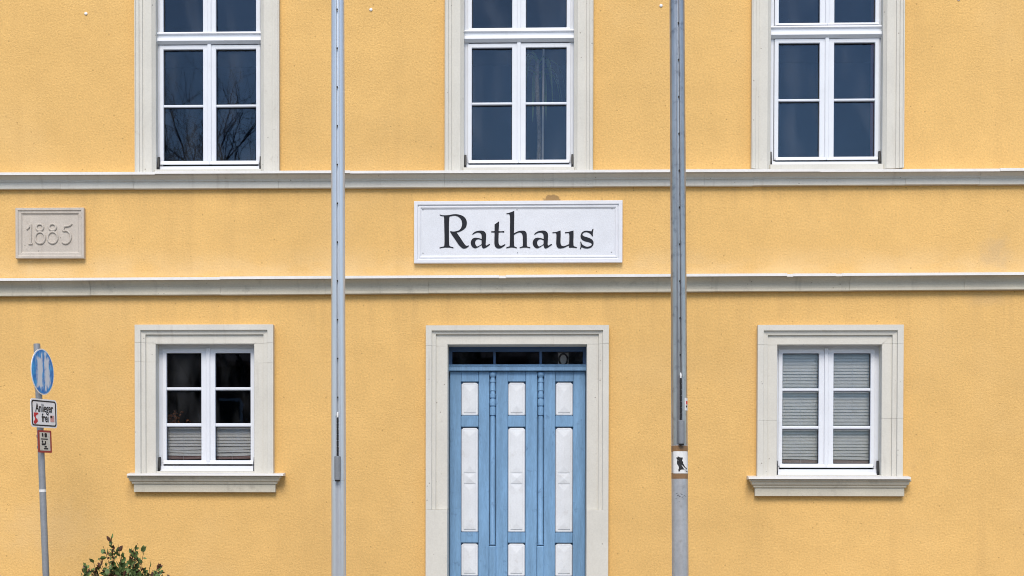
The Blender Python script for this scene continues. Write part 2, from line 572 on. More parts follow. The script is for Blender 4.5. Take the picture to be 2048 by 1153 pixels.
UP = [  # upper windows, photo pixels
    dict(o=(268, 555.5), op=(311, 521), cols=((327, 406), (432, 512)), pt=99, mun=212, pb=323, dr=(323, 330), fb=342, ub=64, tr=(66, 89), sill=343),
    dict(o=(890, 1186), op=(928, 1148), cols=((943.5, 1024), (1051.5, 1133)), pt=95.5, mun=207, pb=320.5, dr=(321, 327), fb=338, ub=56, tr=(61, 85), sill=339.5),
    dict(o=(1507, 1811), op=(1542, 1766), cols=((1557, 1639), (1668, 1750)), pt=86, mun=200, pb=314.5, dr=(315, 321), fb=332, ub=46, tr=(53, 77), sill=334.5),
]
LOW = [
    dict(o=(272.5, 548), op=(313, 509), top=651.5, opt=689, cols=((333, 402.5), (430.5, 501)), rows=((706.5, 775), (781, 847), (854, 921)),
         dr=(922, 929), fb=942, cap=(254, 566.5, 948, 953), blk=(270.5, 552.5, 985)),
    dict(o=(1513, 1803), op=(1553.5, 1762), top=652, opt=690.5, cols=((1565, 1637.5), (1667, 1741)), rows=((707, 777), (783, 852.5), (859, 928)),
         dr=(929, 936), fb=949.5, cap=(1497, 1821.5, 954, 960), blk=(1508.5, 1806, 993)),
]
DOOR = dict(o=(852.5, 1216.5), op=(895.5, 1173), top=652.5, opt=690)
UPTOP = -62          # head of the upper window openings, above the frame

holes = []


def span(l, r, t, b, Y=0.0):
    m = (l + r) / 2
    k = (t + b) / 2
    return P(l, k, Y).x, P(r, k, Y).x, P(m, b, Y).z, P(m, t, Y).z


PROF_UP = [(0, -0.10), (0, -0.012), (0.028, 0.014), (0.034, 0.022), (0.118, 0.022), (0.121, 0.036), (0.148, 0.038), (0.152, 0.052),
           (0.178, 0.055), (0.182, 0.066), (1.0, 0.066), (1.0, -0.06)]
PROF_LOW = [(0, -0.13), (0, 0.018), (0.004, 0.024), (0.094, 0.024), (0.097, 0.046), (0.112, 0.048), (0.136, 0.052), (0.140, 0.074), (1.0, 0.074), (1.0, -0.06)]
PROF_DOOR = [(0, -0.26), (0, 0.018), (0.004, 0.024), (0.112, 0.024), (0.115, 0.046), (0.128, 0.048), (0.150, 0.052), (0.154, 0.074), (1.0, 0.074), (1.0, -0.06)]


def prof(base, wdt):
    return [(wdt if u == 1.0 else u, p) for u, p in base]


def piece(nodes, pr):
    """nodes: (x, z, dx, dz); sweep of the moulding profile"""
    m = MB()
    m.loft([[(x + dx * u, -p, z + dz * u) for u, p in pr] for x, z, dx, dz in nodes])
    return m


def surround(name, xl, xr, zt, zb, pr, zj, breaks, kz=1.0):
    """lintel stone with turned-down ears, jamb stones below it"""
    lin = piece([(xl, zj[0], -1, 0), (xl, zt, -1, kz), (xr, zt, 1, kz), (xr, zj[1], 1, 0)], pr).build(name, 'stone', hall, bevel=0.0012)
    for side, x, d, z0 in ((0, xl, -1, zj[0]), (1, xr, 1, zj[1])):
        zs = [z0 - 0.0012] + [b for b in breaks[side]] + [zb]
        for a, b in zip(zs, zs[1:]):
            j = rnd(0.0012)
            piece([(x, a - 0.0004, d, 0), (x, b + 0.0004, d, 0)], [(u, p + j) for u, p in pr]).build('jamb_stone', 'stone', lin, bevel=0.0009)
    return lin


def pane_box(x0, x1, y, z0, z1, parent):
    o = MB().box(x0, x1, y, y + 0.005, z0, z1).build('pane', 'glass', parent)
    o.rotation_euler = (R(rnd(0.2)), 0, R(rnd(0.25)))
    g = 0.008
    MB().frame(x0, x1, z0, z1, g + 0.005, g + 0.005, g + 0.003, g + 0.007, y - 0.012, y - 0.006).build('gasket', 'black', parent)
    return o


def casement(d, rows, opening, up_rows=None, transom=None):
    """white casement window; every length from the photo, on the plane of the frame"""
    YF = 0.095
    Yg = YF + 0.04
    xl, xr, zb, zt = opening
    mx = (d['cols'][0][1] + d['cols'][1][0]) / 2
    ymid = (rows[0][0] + rows[-1][1]) / 2
    X = lambda px: P(px, ymid, YF).x
    Z = lambda py: P(mx, py, YF).z
    fb = Z(d['fb'])
    win = MB()
    e = 0.012
    win.frame(xl - e, xr + e, fb, zt + e, 0.055, 0.055, 0.05, 0.05, YF + 0.012, YF + 0.085)
    win = win.build('window', 'white', hall, bevel=0.003)
    groups = [rows] + ([up_rows] if up_rows else [])
    for gi, rw in enumerate(groups):
        top, bot = rw[0][0], rw[-1][1]
        for ci, (cl, cr) in enumerate(d['cols']):
            ol = X(cl - (8.5 if ci == 0 else 11.0))
            orr = X(cr + (11.0 if ci == 0 else 8.5))
            zt2, zb2 = Z(top - 8.5), Z(bot + 5)
            s = MB().frame(ol, orr, zb2, zt2, X(cl) - ol, orr - X(cr), Z(bot) - zb2, zt2 - Z(top), YF, YF + 0.06)
            s = s.build('sash', 'white', win, bevel=0.006, seg=2)
            for t, b in rw:
                pane_box(X(cl) - 0.008, X(cr) + 0.008, Yg, Z(b) - 0.008, Z(t) + 0.008, win)
            for (t0, b0), (t1, b1) in zip(rw, rw[1:]):
                zc, h = Z((b0 + t1) / 2), (Z(b0) - Z(t1)) / 2
                bar = MB().loft([[(x, YF + 0.008, zc - h * 0.5), (x, YF + 0.008, zc + h * 0.5), (x, YF + 0.016, zc + h), (x, YF + 0.038, zc + h),
                                  (x, YF + 0.038, zc - h), (x, YF + 0.016, zc - h)] for x in (X(cl) - 0.004, X(cr) + 0.004)])
                bar.build('glazing_bar', 'white', win)
        # meeting strip between the sashes
        c = X(mx)
        hgt = (Z(bot + 4), Z(top - 10))
        MB().box(c - 0.019, c + 0.019, YF - 0.014, YF + 0.02, *hgt).build('meeting_strip', 'white', win, bevel=0.006, seg=2)
        # weather bar at the foot of the sashes
        if gi == 0:
            z1, z0 = Z(d['dr'][0] - 1), Z(d['dr'][1])
        else:
            z1, z0 = Z(bot), Z(bot + 5)
        for ci, (cl, cr) in enumerate(d['cols']):
            a, b = X(cl - 6) if ci == 0 else c + 0.001, c - 0.001 if ci == 0 else X(cr + 6)
            prf = [(YF - 0.002, z1), (YF - 0.014, z1 - (z1 - z0) * 0.45), (YF - 0.018, z0), (YF - 0.002, z0)]
            MB().loft([[(x, y, z) for y, z in prf] for x in (a, b)]).build('weather_bar', 'white', win, bevel=0.002)
    if transom:
        t, b = Z(transom[0]), Z(transom[1])
        h = t - b
        prf = [(YF + 0.03, t), (YF - 0.028, t), (YF - 0.032, t - h * 0.14), (YF - 0.012, t - h * 0.20), (YF - 0.010, t - h * 0.48), (YF - 0.036, t - h * 0.54),
               (YF - 0.040, t - h * 0.78), (YF - 0.006, b), (YF + 0.03, b)]
        MB().loft([[(x, y, z) for y, z in prf] for x in (xl - 0.006, xr + 0.006)]).build('transom', 'white', win, bevel=0.002)
    # metal drip tray with black end caps
    zt3 = Z(d['dr'][1] + 3.5)
    prf = [(YF + 0.01, zt3 + 0.004), (YF - 0.010, zt3), (YF - 0.013, fb + 0.012), (YF - 0.030, fb + 0.006), (YF - 0.032, fb - 0.004), (YF + 0.01, fb - 0.004)]
    MB().loft([[(x, y, z) for y, z in prf] for x in (xl + 0.008, xr - 0.008)]).build('drip_tray', 'white', win)
    for x, s in ((xl + 0.002, 1), (xr - 0.002, -1)):
        x2 = x + s * 0.020
        zc = fb + 0.135
        MB().loft([[(xx, YF - 0.001, fb - 0.004), (xx, YF - 0.048, fb - 0.004), (xx, YF - 0.050, fb + 0.03), (xx, YF - 0.022, zc), (xx, YF - 0.001, zc)]
                   for xx in (min(x, x2), max(x, x2))]).build('end_cap', 'black', win, bevel=0.003)
    MB().box(xl - 0.004, xr + 0.004, -0.012, 0.40, zb - 0.05, fb - 0.007).build('ledge_stone', 'stone', win)
    # inner window board
    MB().box(xl, xr, YF + 0.09, 0.46, fb - 0.005, fb + 0.02).build('window_board', 'white', win)
    return win, X, Z


windows = []
for i, d in enumerate(UP):
    xl, xr, zb, zt = span(*d['op'], UPTOP, d['sill'])
    wl = xl - P(d['o'][0], 170).x
    wr = P(d['o'][1], 170).x - xr
    wdt = (wl + wr) / 2
    holes.append((xl - 0.08, xr + 0.08, zb - 0.06, zt + 0.08))
    surround('window_surround', xl, xr, zt, zb - 0.022, prof(PROF_UP, wdt), (zt - 0.25, zt - 0.25), [[], []])
    # stone ledge under the frame
    d2 = dict(d)
    windows.append(casement(d2, ((d['pt'], d['mun'] - 2.6), (d['mun'] + 2.6, d['pb'])), (xl, xr, zb, zt),
                            up_rows=((UPTOP + 22, d['ub']),), transom=d['tr']))

for i, d in enumerate(LOW):
    bot = d['cap'][2]
    xl, xr, zb, zt = span(*d['op'], d['opt'], bot)
    ol, orr = P(d['o'][0], 800).x, P(d['o'][1], 800).x
    wdt = ((xl - ol) + (orr - xr)) / 2
    holes.append((xl - 0.08, xr + 0.08, zb - 0.08, zt + 0.08))
    zj = [P(d['o'][0], y).z for y in ((687, 688), (691, 689))[i]]
    br = [[P(300, 725).z], [P(540, 727).z]] if i == 0 else [[P(1520, 842).z], [P(1800, 838).z]]
    surround('window_surround', xl, xr, zt, zb, prof(PROF_LOW, wdt), zj, br, (P(d['o'][0], d['top']).z - zt) / wdt)
    windows.append(casement(d, d['rows'], (xl, xr, zb, zt)))
    # moulded sill, returned at both ends
    cl, cr, ct, cb = d['cap']
    z1 = P((cl + cr) / 2, ct).z
    z2 = P((cl + cr) / 2, cb).z
    z3 = P((cl + cr) / 2, d['blk'][2]).z
    b0, b1 = P(d['blk'][0], 970).x, P(d['blk'][1], 970).x
    h = z2 - z3
    pf = [(z3, 0.055), (z3 + h * 0.50, 0.055), (z3 + h * 0.53, 0.070), (z3 + h * 0.63, 0.072), (z3 + h * 0.70, 0.088), (z3 + h * 0.86, 0.097), (z3 + h * 0.9, 0.108), (z2, 0.110)]
    m = MB()
    m.loft([[(b0 - (p - 0.055), 0.10, z), (b0 - (p - 0.055), -p, z), (b1 + (p - 0.055), -p, z), (b1 + (p - 0.055), 0.10, z)] for z, p in pf])
    sill = m.build('window_sill', 'stone_dark', hall, bevel=0.002)
    c0, c1 = P(cl, ct, -0.13).x, P(cr, ct, -0.13).x
    MB().loft([[(x, 0.02, z2 + 0.002), (x, 0.02, z1 + 0.012), (x, -0.135, z1 - 0.004), (x, -0.139, z2 + 0.004), (x, -0.130, z2 + 0.002)] for x in (c0, c1)]).build(
        'metal_capping', 'cap', sill)

# ---------------- string courses (moulded stone blocks with a metal capping)


def course(yl, yr, ybl, ybr, prof_fn, joints, capj, mats):
    """yl, yr: top edge in the photo at x=0 and x=2048; ybl, ybr: bottom edge"""
    Yp = -0.13
    a, b = P(0, yl, Yp), P(2048, yr, Yp)
    c, e = P(0, ybl, -0.06), P(2048, ybr, -0.06)
    zt = lambda x: a.z + (b.z - a.z) * (x - a.x) / (b.x - a.x)
    zb = lambda x: c.z + (e.z - c.z) * (x - c.x) / (e.x - c.x)
    root = empty('string_course', (0, 0, zb(0)), hall)
    xs = [-9.0] + [P(j, (yl + ybl) / 2, -0.07).x for j in joints] + [9.0]
    for i, (x0, x1) in enumerate(zip(xs, xs[1:])):
        dz, dp = rnd(0.0022), rnd(0.002)
        m = MB()
        m.loft([[(x, -(p + dp), zb(x) + dz + (zt(x) - zb(x)) * t) for t, p in prof_fn] for x in (x0 + 0.0005, x1 - 0.0005)])
        m.build('moulded_block', mats, root, bevel=0.0009)
    xs = [-9.0] + [P(j, yl, Yp).x for j in capj] + [9.0]
    for i, (x0, x1) in enumerate(zip(xs, xs[1:])):
        dz = rnd(0.0022)
        lap = 0.006 if i % 2 else 0.0
        m = MB()
        m.loft([[(x, y - lap, zt(x) + dz + h + lap * 0.5) for y, h in ((0.02, 0.0), (0.02, 0.018), (-0.136, 0.0), (-0.140, -0.026), (-0.133, -0.026), (-0.130, -0.006))]
                for x in (x0, x1)])
        m.build('metal_capping', 'cap', root)
    return zt, zb


# heights: t=0 bottom edge, t=1 just under the capping
PU = [(0.0, -0.05), (0.0, 0.046), (0.02, 0.050), (0.46, 0.050), (0.47, 0.062), (0.56, 0.064), (0.60, 0.070), (0.68, 0.085), (0.78, 0.105), (0.86, 0.113), (0.90, 0.114), (0.96, 0.116), (0.96, -0.05)]
PL = [(0.0, -0.05), (0.0, 0.058), (0.02, 0.062), (0.15, 0.062), (0.16, 0.046), (0.34, 0.048), (0.48, 0.054), (0.60, 0.066), (0.70, 0.082), (0.78, 0.100), (0.85, 0.112), (0.95, 0.116), (0.95, -0.05)]
ztU, zbU = course(345.5, 337.5, 378.5, 368.5, PU, (120, 266, 556, 760, 889, 1186, 1409, 1507, 1812, 1960), (310, 700, 1120, 1640, 2000), 'stone')
ztL, zbL = course(557, 545.5, 592.5, 580, PL, (180, 440, 650, 857, 1130, 1424, 1700, 1930), (440, 998, 1012, 1574, 1586, 1672, 1684), 'stone_dark')

# ---------------- door
d = DOOR
xl, xr, zb_, zt = span(*d['op'], d['opt'], 1100)
GZ = 0.0
STEP = 0.34
ol, orr = P(d['o'][0], 900).x, P(d['o'][1], 900).x
wdt = ((xl - ol) + (orr - xr)) / 2
holes.append((xl - 0.08, xr + 0.08, -0.05, zt + 0.08))
zend = P(1034, 1020).z
ds = surround('door_surround', xl, xr, zt, zend, prof(PROF_DOOR, wdt), (P(870, 693).z, P(1200, 689).z), [[], []], (P(1034, d['top']).z - zt) / wdt)
for x, s in ((xl, -1), (xr, 1)):        # plain lower jamb stones
    a, b = sorted((x, x + s * wdt))
    MB().box(a, b, -0.078, 0.26, 0.0, zend - 0.001).build('jamb_stone', 'stone', ds, bevel=0.002)
YD = 0.215
Xd = lambda px: P(px, 900, YD).x
Zd = lambda py: P(1034, py, YD).z
zdoor = STEP + 0.01
e = 0.01
door = MB().box(xl - e, xr + e, YD + 0.045, YD + 0.075, zdoor, Zd(744)).build('door', 'blue', hall)
# overlight
fr = MB().frame(xl - e, xr + e, Zd(733), zt + e, 0.04, 0.04, 0.015, 0.055, YD + 0.0, YD + 0.07).build('overlight_frame', 'dblue', door, bevel=0.004)
for px in (988.5, 1081):
    c = Xd(px)
    z0, z1 = Zd(730), Zd(701)
    h = z1 - z0
    pts = [(0.0, 0.018), (0.06, 0.019), (0.1, 0.013), (0.5, 0.016), (0.9, 0.013), (0.94, 0.019), (1.0, 0.018)]
    MB().tube([(c, YD + 0.018, z0 + h * t) for t, r in pts], [r for t, r in pts], 12).build('overlight_bar', 'dblue', door, smooth=True)
for a, b in ((902, 988), (989, 1080.5), (1081.5, 1167)):
    MB().box(Xd(a), Xd(b), YD + 0.035, YD + 0.04, Zd(732), Zd(699)).build('overlight_pane', 'glass', door)
zt1, zt2 = Zd(729), Zd(743)
prf = [(YD + 0.06, zt1), (YD - 0.005, zt1), (YD - 0.012, zt1 - 0.018), (YD - 0.04, zt1 - 0.030), (YD - 0.046, zt2 + 0.008), (YD - 0.040, zt2), (YD + 0.06, zt2)]
MB().loft([[(x, y, z) for y, z in prf] for x in (xl - 0.004, xr + 0.004)]).build('door_transom', 'blue', door, bevel=0.002)
ZR = [743.5, 765, 831.5, 855, 1065, 1087, 1153, 1172]
BAYS = [(899.5, 922, 957, 978.5), (992, 1015.5, 1051, 1074), (1088, 1110.5, 1146, 1170.5)]
zlow = zdoor


def door_panel(x0, x1, z0, z1, kind):
    """white fielded panel with clipped top corners and bevelled ends"""
    m = MB()
    c = 0.020
    y0 = YD + 0.006
    out = [(x0, z0 + 0.008), (x0 + 0.008, z0), (x1 - 0.008, z0), (x1, z0 + 0.008), (x1, z1 - c), (x1 - c, z1), (x0 + c, z1), (x0, z1 - c)]
    inn = [(x0 + 0.008, z0 + 0.012), (x0 + 0.014, z0 + 0.008), (x1 - 0.014, z0 + 0.008), (x1 - 0.008, z0 + 0.012), (x1 - 0.008, z1 - c - 0.004), (x1 - c - 0.003, z1 - 0.008),
           (x0 + c + 0.003, z1 - 0.008), (x0 + 0.008, z1 - c - 0.004)]
    m.loft([[(x, YD + 0.046, z) for x, z in out], [(x, y0 + 0.012, z) for x, z in out], [(x, y0 + 0.004, z) for x, z in inn]])

    def field(za, zc):
        """raised field with hipped ends"""
        a0, a1 = x0 + 0.026, x1 - 0.026
        xm = (a0 + a1) / 2
        q = min((a1 - a0) * 0.55, (zc - za) * 0.48)
        yb, yt = y0 + 0.006, y0 - 0.0035
        m.add([(a0, yb, za), (a1, yb, za), (a1, yb, zc), (a0, yb, zc), (a0, yb - 0.008, za), (a1, yb - 0.008, za), (a1, yb - 0.008, zc), (a0, yb - 0.008, zc), (xm, yt - 0.006, za + q), (xm, yt - 0.006, zc - q)],
              [(0, 1, 5, 4), (1, 2, 6, 5), (2, 3, 7, 6), (3, 0, 4, 7), (4, 5, 8), (6, 7, 9), (5, 6, 9, 8), (7, 4, 8, 9)])
    h = z1 - z0
    if kind == 'short':
        field(z0 + 0.030, z1 - 0.030)
    else:
        zm = z0 + h * 0.515
        field(zm + 0.058, z1 - 0.030)
        field(zm - 0.050, zm + 0.050)
        field(z0 + 0.030, zm - 0.058)
    return m.build('panel', 'panel', door)


for a, b, c, f in BAYS:
    for l, r in ((a, b), (c, f)):
        MB().box(Xd(l) + 0.0012, Xd(r) - 0.001, YD + rnd(0.001), YD + 0.044, zlow, Zd(743.5)).build('stile', 'blue', door, bevel=0.003)
    for t, bt in ((743.5, 763.5), (832, 854), (1065.5, 1086)):
        MB().box(Xd(b) + 0.001, Xd(c) - 0.001, YD + 0.002, YD + 0.044, Zd(bt), Zd(t)).build('rail', 'blue', door, bevel=0.003)
    MB().box(Xd(b) + 0.001, Xd(c) - 0.001, YD + 0.002, YD + 0.044, zlow, Zd(1154)).build('rail', 'blue', door, bevel=0.003)
    for t, bt, k in ((765.5, 831.5, 'short'), (856, 1065, 'long'), (1087.5, 1153, 'short')):
        door_panel(Xd(b) + 0.003, Xd(c) - 0.003, Zd(bt), Zd(t), k)
for px in (985.3, 1081.3):
    c = Xd(px)
    z = lambda py: Zd(py)
    # the post behind the half columns
    MB().box(c - 0.032, c + 0.032, YD + 0.041, YD + 0.0445, zlow, Zd(743.5)).build('cover_strip', 'blue', door, bevel=0.002)
    pr = [(744, 0.030), (745.5, 0.037), (748, 0.040), (751, 0.037), (754, 0.026), (756, 0.021), (757, 0.021), (758, 0.025), (761, 0.026), (763, 0.031), (764.4, 0.031), (765, 0.023), (766, 0.026), (779, 0.028), (781.5, 0.031),
          (782, 0.022), (783.5, 0.025), (788, 0.025), (789, 0.031), (795.6, 0.029), (796.2, 0.020), (797.6, 0.020), (798.2, 0.029), (805, 0.034), (811.6, 0.030), (812.2, 0.020), (813.4, 0.020), (814, 0.030), (828, 0.031), (830.6, 0.030), (831.4, 0.019), (832.8, 0.019), (833.6, 0.026),
          (1088, 0.029), (1089.5, 0.035), (1091, 0.027)]
    rings = [[(c + r * 0.98 * math.cos(a), YD + 0.020 - r * 1.0 * math.sin(a), z(py)) for a in [math.pi * k / 12 for k in range(13)]] for py, r in pr]
    col_ = MB().loft(rings).build('half_column', 'blue', door, smooth=True)
    m = MB()
    m.box(c - 0.036, c + 0.036, YD - 0.018, YD + 0.034, zlow, z(1092))
    m.build('column_base', 'blue', door, bevel=0.012, seg=2)
# pale card behind the right overlight pane
card = MB().box(Xd(1116), Xd(1137), YD + 0.10, YD + 0.104, Zd(735), Zd(704)).build('notice_card', 'paper')
tag(card, 'small pale card standing behind the glass above the blue door', 'card')
ringpts = [(Xd(1126.5) + 0.042 * math.cos(a), YD + 0.097, Zd(718) + 0.056 * math.sin(a)) for a in [2 * math.pi * k / 24 for k in range(25)]]
MB().tube(ringpts, 0.009, 6).build('ring_print', 'ink', card)
for i, (ya, yb, zz) in enumerate(((-0.75, 0.26, 0.17), (-0.40, 0.26, 0.34))):
    MB().box(xl - 0.30 + 0.1 * i, xr + 0.30 - 0.1 * i, ya, (-0.08 if i == 0 else -0.085), 0.0, zz).build('door_step', 'stone_dark', hall, bevel=0.012)
MB().box(xl + 0.001, xr - 0.001, -0.083, 0.40, 0.0, STEP).build('threshold', 'stone_dark', hall)

# ---------------- wall sheet with openings, shell, roof
X0, X1, ZT = -9.0, 9.0, 7.9
THK = 0.42
xs = sorted({X0, X1, *[h for a in holes for h in a[:2]]})
zs = sorted({-0.1, ZT, *[h for a in holes for h in a[2:]]})
m = MB()
inh = lambda x, z: any(a < x < b and c < z < d_ for a, b, c, d_ in holes)
for xa, xb in zip(xs, xs[1:]):
    for za, zc in zip(zs, zs[1:]):
        if inh((xa + xb) / 2, (za + zc) / 2):
            continue
        for y in (0.0, THK):
            m.add([(xa, y, za), (xb, y, za), (xb, y, zc), (xa, y, zc)], [(0, 1, 2, 3)])
for a, b, c, d_ in holes:
    m.add([(a, 0, c), (b, 0, c), (b, 0, d_), (a, 0, d_), (a, THK, c), (b, THK, c), (b, THK, d_), (a, THK, d_)],
          [(0, 1, 5, 4), (1, 2, 6, 5), (2, 3, 7, 6), (3, 0, 4, 7)])
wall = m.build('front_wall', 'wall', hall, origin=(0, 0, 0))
DEP = 9.0
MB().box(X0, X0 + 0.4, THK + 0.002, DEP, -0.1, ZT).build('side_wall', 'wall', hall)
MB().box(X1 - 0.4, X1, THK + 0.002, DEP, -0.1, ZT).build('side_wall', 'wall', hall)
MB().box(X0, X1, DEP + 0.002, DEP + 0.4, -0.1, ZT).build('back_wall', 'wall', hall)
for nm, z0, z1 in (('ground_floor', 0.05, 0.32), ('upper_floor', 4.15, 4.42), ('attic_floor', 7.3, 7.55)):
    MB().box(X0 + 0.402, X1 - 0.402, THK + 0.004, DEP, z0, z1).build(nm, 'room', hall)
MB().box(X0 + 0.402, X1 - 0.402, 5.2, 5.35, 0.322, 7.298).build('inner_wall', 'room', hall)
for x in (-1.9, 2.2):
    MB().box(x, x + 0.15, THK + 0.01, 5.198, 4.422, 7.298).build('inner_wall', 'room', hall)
prf = [(0.05, 7.55), (-0.10, 7.55), (-0.12, 7.65), (-0.22, 7.74), (-0.24, 7.90), (0.05, 7.90)]
MB().loft([[(x, y, z) for y, z in prf] for x in (X0 - 0.2, X1 + 0.2)]).build('eaves_moulding', 'stone', hall)
yr = DEP / 2
rf = MB().loft([[(x, -0.45, 7.92), (x, -0.45, 8.02), (x, yr, 12.2), (x, DEP + 0.85, 8.02), (x, DEP + 0.85, 7.92)] for x in (X0 - 0.35, X1 + 0.35)]).build('roof', 'tile', hall)
# small white anchor caps on the render
for px, py in ((172, 28), (742, 20), (1322, 12), (1917, -1)):
    q = P(px, py)
    prr = [(0.004, 0.016), (-0.006, 0.016), (-0.011, 0.012), (-0.014, 0.005)]
    MB().loft([[(q.x + r * math.cos(a), y, q.z + r * math.sin(a)) for a in [2 * math.pi * k / 14 for k in range(14)]] for y, r in prr]).build('anchor_cap', 'signwhite', hall, smooth=True)

# ------------------------------------------------------------------ sign board with lettering
SY = -0.045
s0, s1 = P(828, 465, SY), P(1245, 465, SY)
sl, sr = s0.x, s1.x
st, sb = P(1036, 402, SY).z, P(1036, 526, SY).z
sign = empty('name_board', (P(1036, 465).x, 0, sb), label='white framed board reading Rathaus in dark serif letters above the door', cat='sign')
MB().box(sl + 0.02, sr - 0.02, -0.026, -0.001, sb + 0.02, st - 0.02).build('board', 'sign', sign)


def ring_moulding(x0, x1, z0, z1, prof_):
    """mitred frame: prof_ = (inset, proud)"""
    m = MB()
    rings = []
    for cx_, cz_, dx, dz in ((x0, z0, 1, 1), (x1, z0, -1, 1), (x1, z1, -1, -1), (x0, z1, 1, -1), (x0, z0, 1, 1)):
        rings.append([(cx_ + dx * u, -p, cz_ + dz * u) for u, p in prof_])
    return m.loft(rings, caps=False)


ring_moulding(sl, sr, sb, st, [(0.0, 0.0), (0.0, 0.046), (0.003, 0.050), (0.034, 0.050), (0.038, 0.036), (0.046, 0.035), (0.052, 0.041), (0.062, 0.040), (0.068, 0.032), (0.074, 0.030), (0.074, 0.0)]).build('board_frame', 'signframe', sign, bevel=0.0008)
for px, py in ((846, 420), (1034, 420), (1224, 418), (846, 507), (1035, 506), (1223, 505)):
    q = P(px, py, -0.027)
    MB().tube([(q.x, -0.025, q.z), (q.x, -0.029, q.z)], 0.005, 10).build('screw', 'weight', sign)

G = {
 'R': (870, [[(122,182,1),(170,200),(230,205),(330,203),(400,190),(480,178),(590,182),(690,212),(765,265),(808,340),(815,420),(795,500),(745,560),(670,607),(610,632),(552,645,1),(640,770),(720,890),(765,955),(805,985),(868,975,1),(862,1005,1),(810,1040),(750,1058),(690,1040),(620,975),(560,890),(500,800),(440,715),(388,630,1),(392,610,1),(470,622),(545,612),(620,585),(665,535),(690,460),(690,380),(665,310),(610,250),(540,218),(480,215),(400,228),(372,236,1),(362,330),(358,500),(358,700),(362,900),(372,985),(400,1005),(472,1025,1),(472,1050,1),(400,1035),(300,1030),(200,1035),(118,1055,1),(118,1030,1),(180,1010),(228,1000),(240,960),(243,800),(240,600),(235,400),(232,250),(225,232),(160,222),(122,208,1)]]),
 'a': (870, [[(955,690,1),(985,655),(1040,620),(1110,602),(1190,598),(1250,612),(1295,655),(1310,720),(1305,820),(1300,920),(1302,965),(1320,980),(1360,955),(1400,938,1),(1412,955,1),(1370,990),(1310,1030),(1245,1055),(1215,1035),(1200,1000),(1195,965,1),(1160,985),(1100,1025),(1030,1050),(970,1025),(930,975),(915,910),(930,850),(970,800),(1030,780),(1100,785),(1160,800),(1195,815,1),(1195,740),(1185,690),(1150,655),(1090,648),(1030,665),(985,690),(962,705,1)],
             [(1195,845,1),(1150,825),(1100,818),(1050,845),(1028,900),(1040,960),(1075,1003),(1120,990),(1165,965),(1192,945,1)]]),
 't': (970, [[(245,440,1),(362,358,1),(358,450),(352,560),(348,608,1),(400,615),(492,605,1),(492,648,1),(430,640),(350,645,1),(348,720),(345,840),(352,930),(375,975),(420,985),(470,965),(515,940,1),(522,965,1),(480,1000),(420,1040),(350,1055),(290,1035),(250,980),(240,900),(242,760),(245,645,1),(200,643),(165,650,1),(162,608,1),(200,615),(245,610,1),(245,520)]]),
 'h': (970, [[(548,158,1),(620,140),(690,115),(748,90,1),(750,200),(748,350),(745,520),(742,665,1),(800,635),(880,605),(960,598),(1020,608),(1058,650),(1070,720),(1072,850),(1072,960),(1080,1000),(1120,1015),(1162,1025,1),(1160,1050,1),(1090,1035),(1020,1030),(950,1035),(890,1050,1),(888,1028,1),(930,1010),(962,995),(970,940),(968,850),(965,740),(945,675),(900,645),(850,650),(795,675),(742,708,1),(742,820),(745,940),(752,995),(780,1015),(815,1028,1),(812,1050,1),(750,1035),(690,1030),(620,1035),(548,1052,1),(545,1030,1),(590,1010),(625,1000),(635,940),(640,750),(640,500),(642,330),(638,230),(625,185),(600,168),(555,180,1)]]),
 'u': (1080, [[(318,640,1),(400,635),(470,612),(528,595,1),(530,700),(525,830),(528,920),(545,975),(590,995),(650,985),(700,965),(745,945,1),(750,850),(752,740),(746,685),(738,662),(700,658),(645,665,1),(642,638,1),(720,632),(790,612),(858,595,1),(860,720),(856,850),(858,950),(865,990),(890,1005),(945,1022,1),(940,1045,1),(880,1035),(800,1032),(745,1035,1),(742,980,1),(690,1000),(620,1035),(540,1052),(470,1045),(430,1000),(415,920),(420,800),(420,700),(412,668),(380,657),(320,665,1)]]),
 's': (1080, [[(1348,550,1),(1370,552,1),(1360,620),(1352,680),(1358,745,1),(1335,740,1),(1310,700),(1260,660),(1190,635),(1130,645),(1090,680),(1092,715),(1120,740),(1180,760),(1270,790),(1340,835),(1370,890),(1365,960),(1320,1020),(1250,1050),(1180,1055),(1110,1040),(1062,1025),(1045,1072,1),(1022,1072,1),(1038,1010),(1038,940),(1032,880,1),(1055,882,1),(1075,940),(1130,985),(1200,1010),(1270,1000),(1320,970),(1325,940),(1300,910),(1220,885),(1130,860),(1070,820),(1040,760),(1045,700),(1080,640),(1140,605),(1200,600),(1270,610),(1315,618,1)]]),
}


def smooth_loop(pts, k=4):
    n = len(pts)
    out = []
    for i in range(n):
        p1, p2 = pts[i], pts[(i + 1) % n]
        p0 = pts[i - 1] if len(p1) == 2 else None
        p3 = pts[(i + 2) % n] if len(p2) == 2 else None
        a, b = Vector(p1[:2]), Vector(p2[:2])
        L = (b - a).length

        def tan(pp, pc, pn):
            q = Vector(pn[:2]) - Vector(pp[:2])
            return q.normalized() * L if q.length else q
        t1 = tan(p0, p1, p2) if p0 else (b - a)
        t2 = tan(p1, p2, p3) if p3 else (b - a)
        for j in range(k):
            s = j / k
            h00, h10, h01, h11 = 2*s**3 - 3*s*s + 1, s**3 - 2*s*s + s, -2*s**3 + 3*s*s, s**3 - s*s
            out.append(a * h00 + t1 * h10 + b * h01 + t2 * h11)
    return out


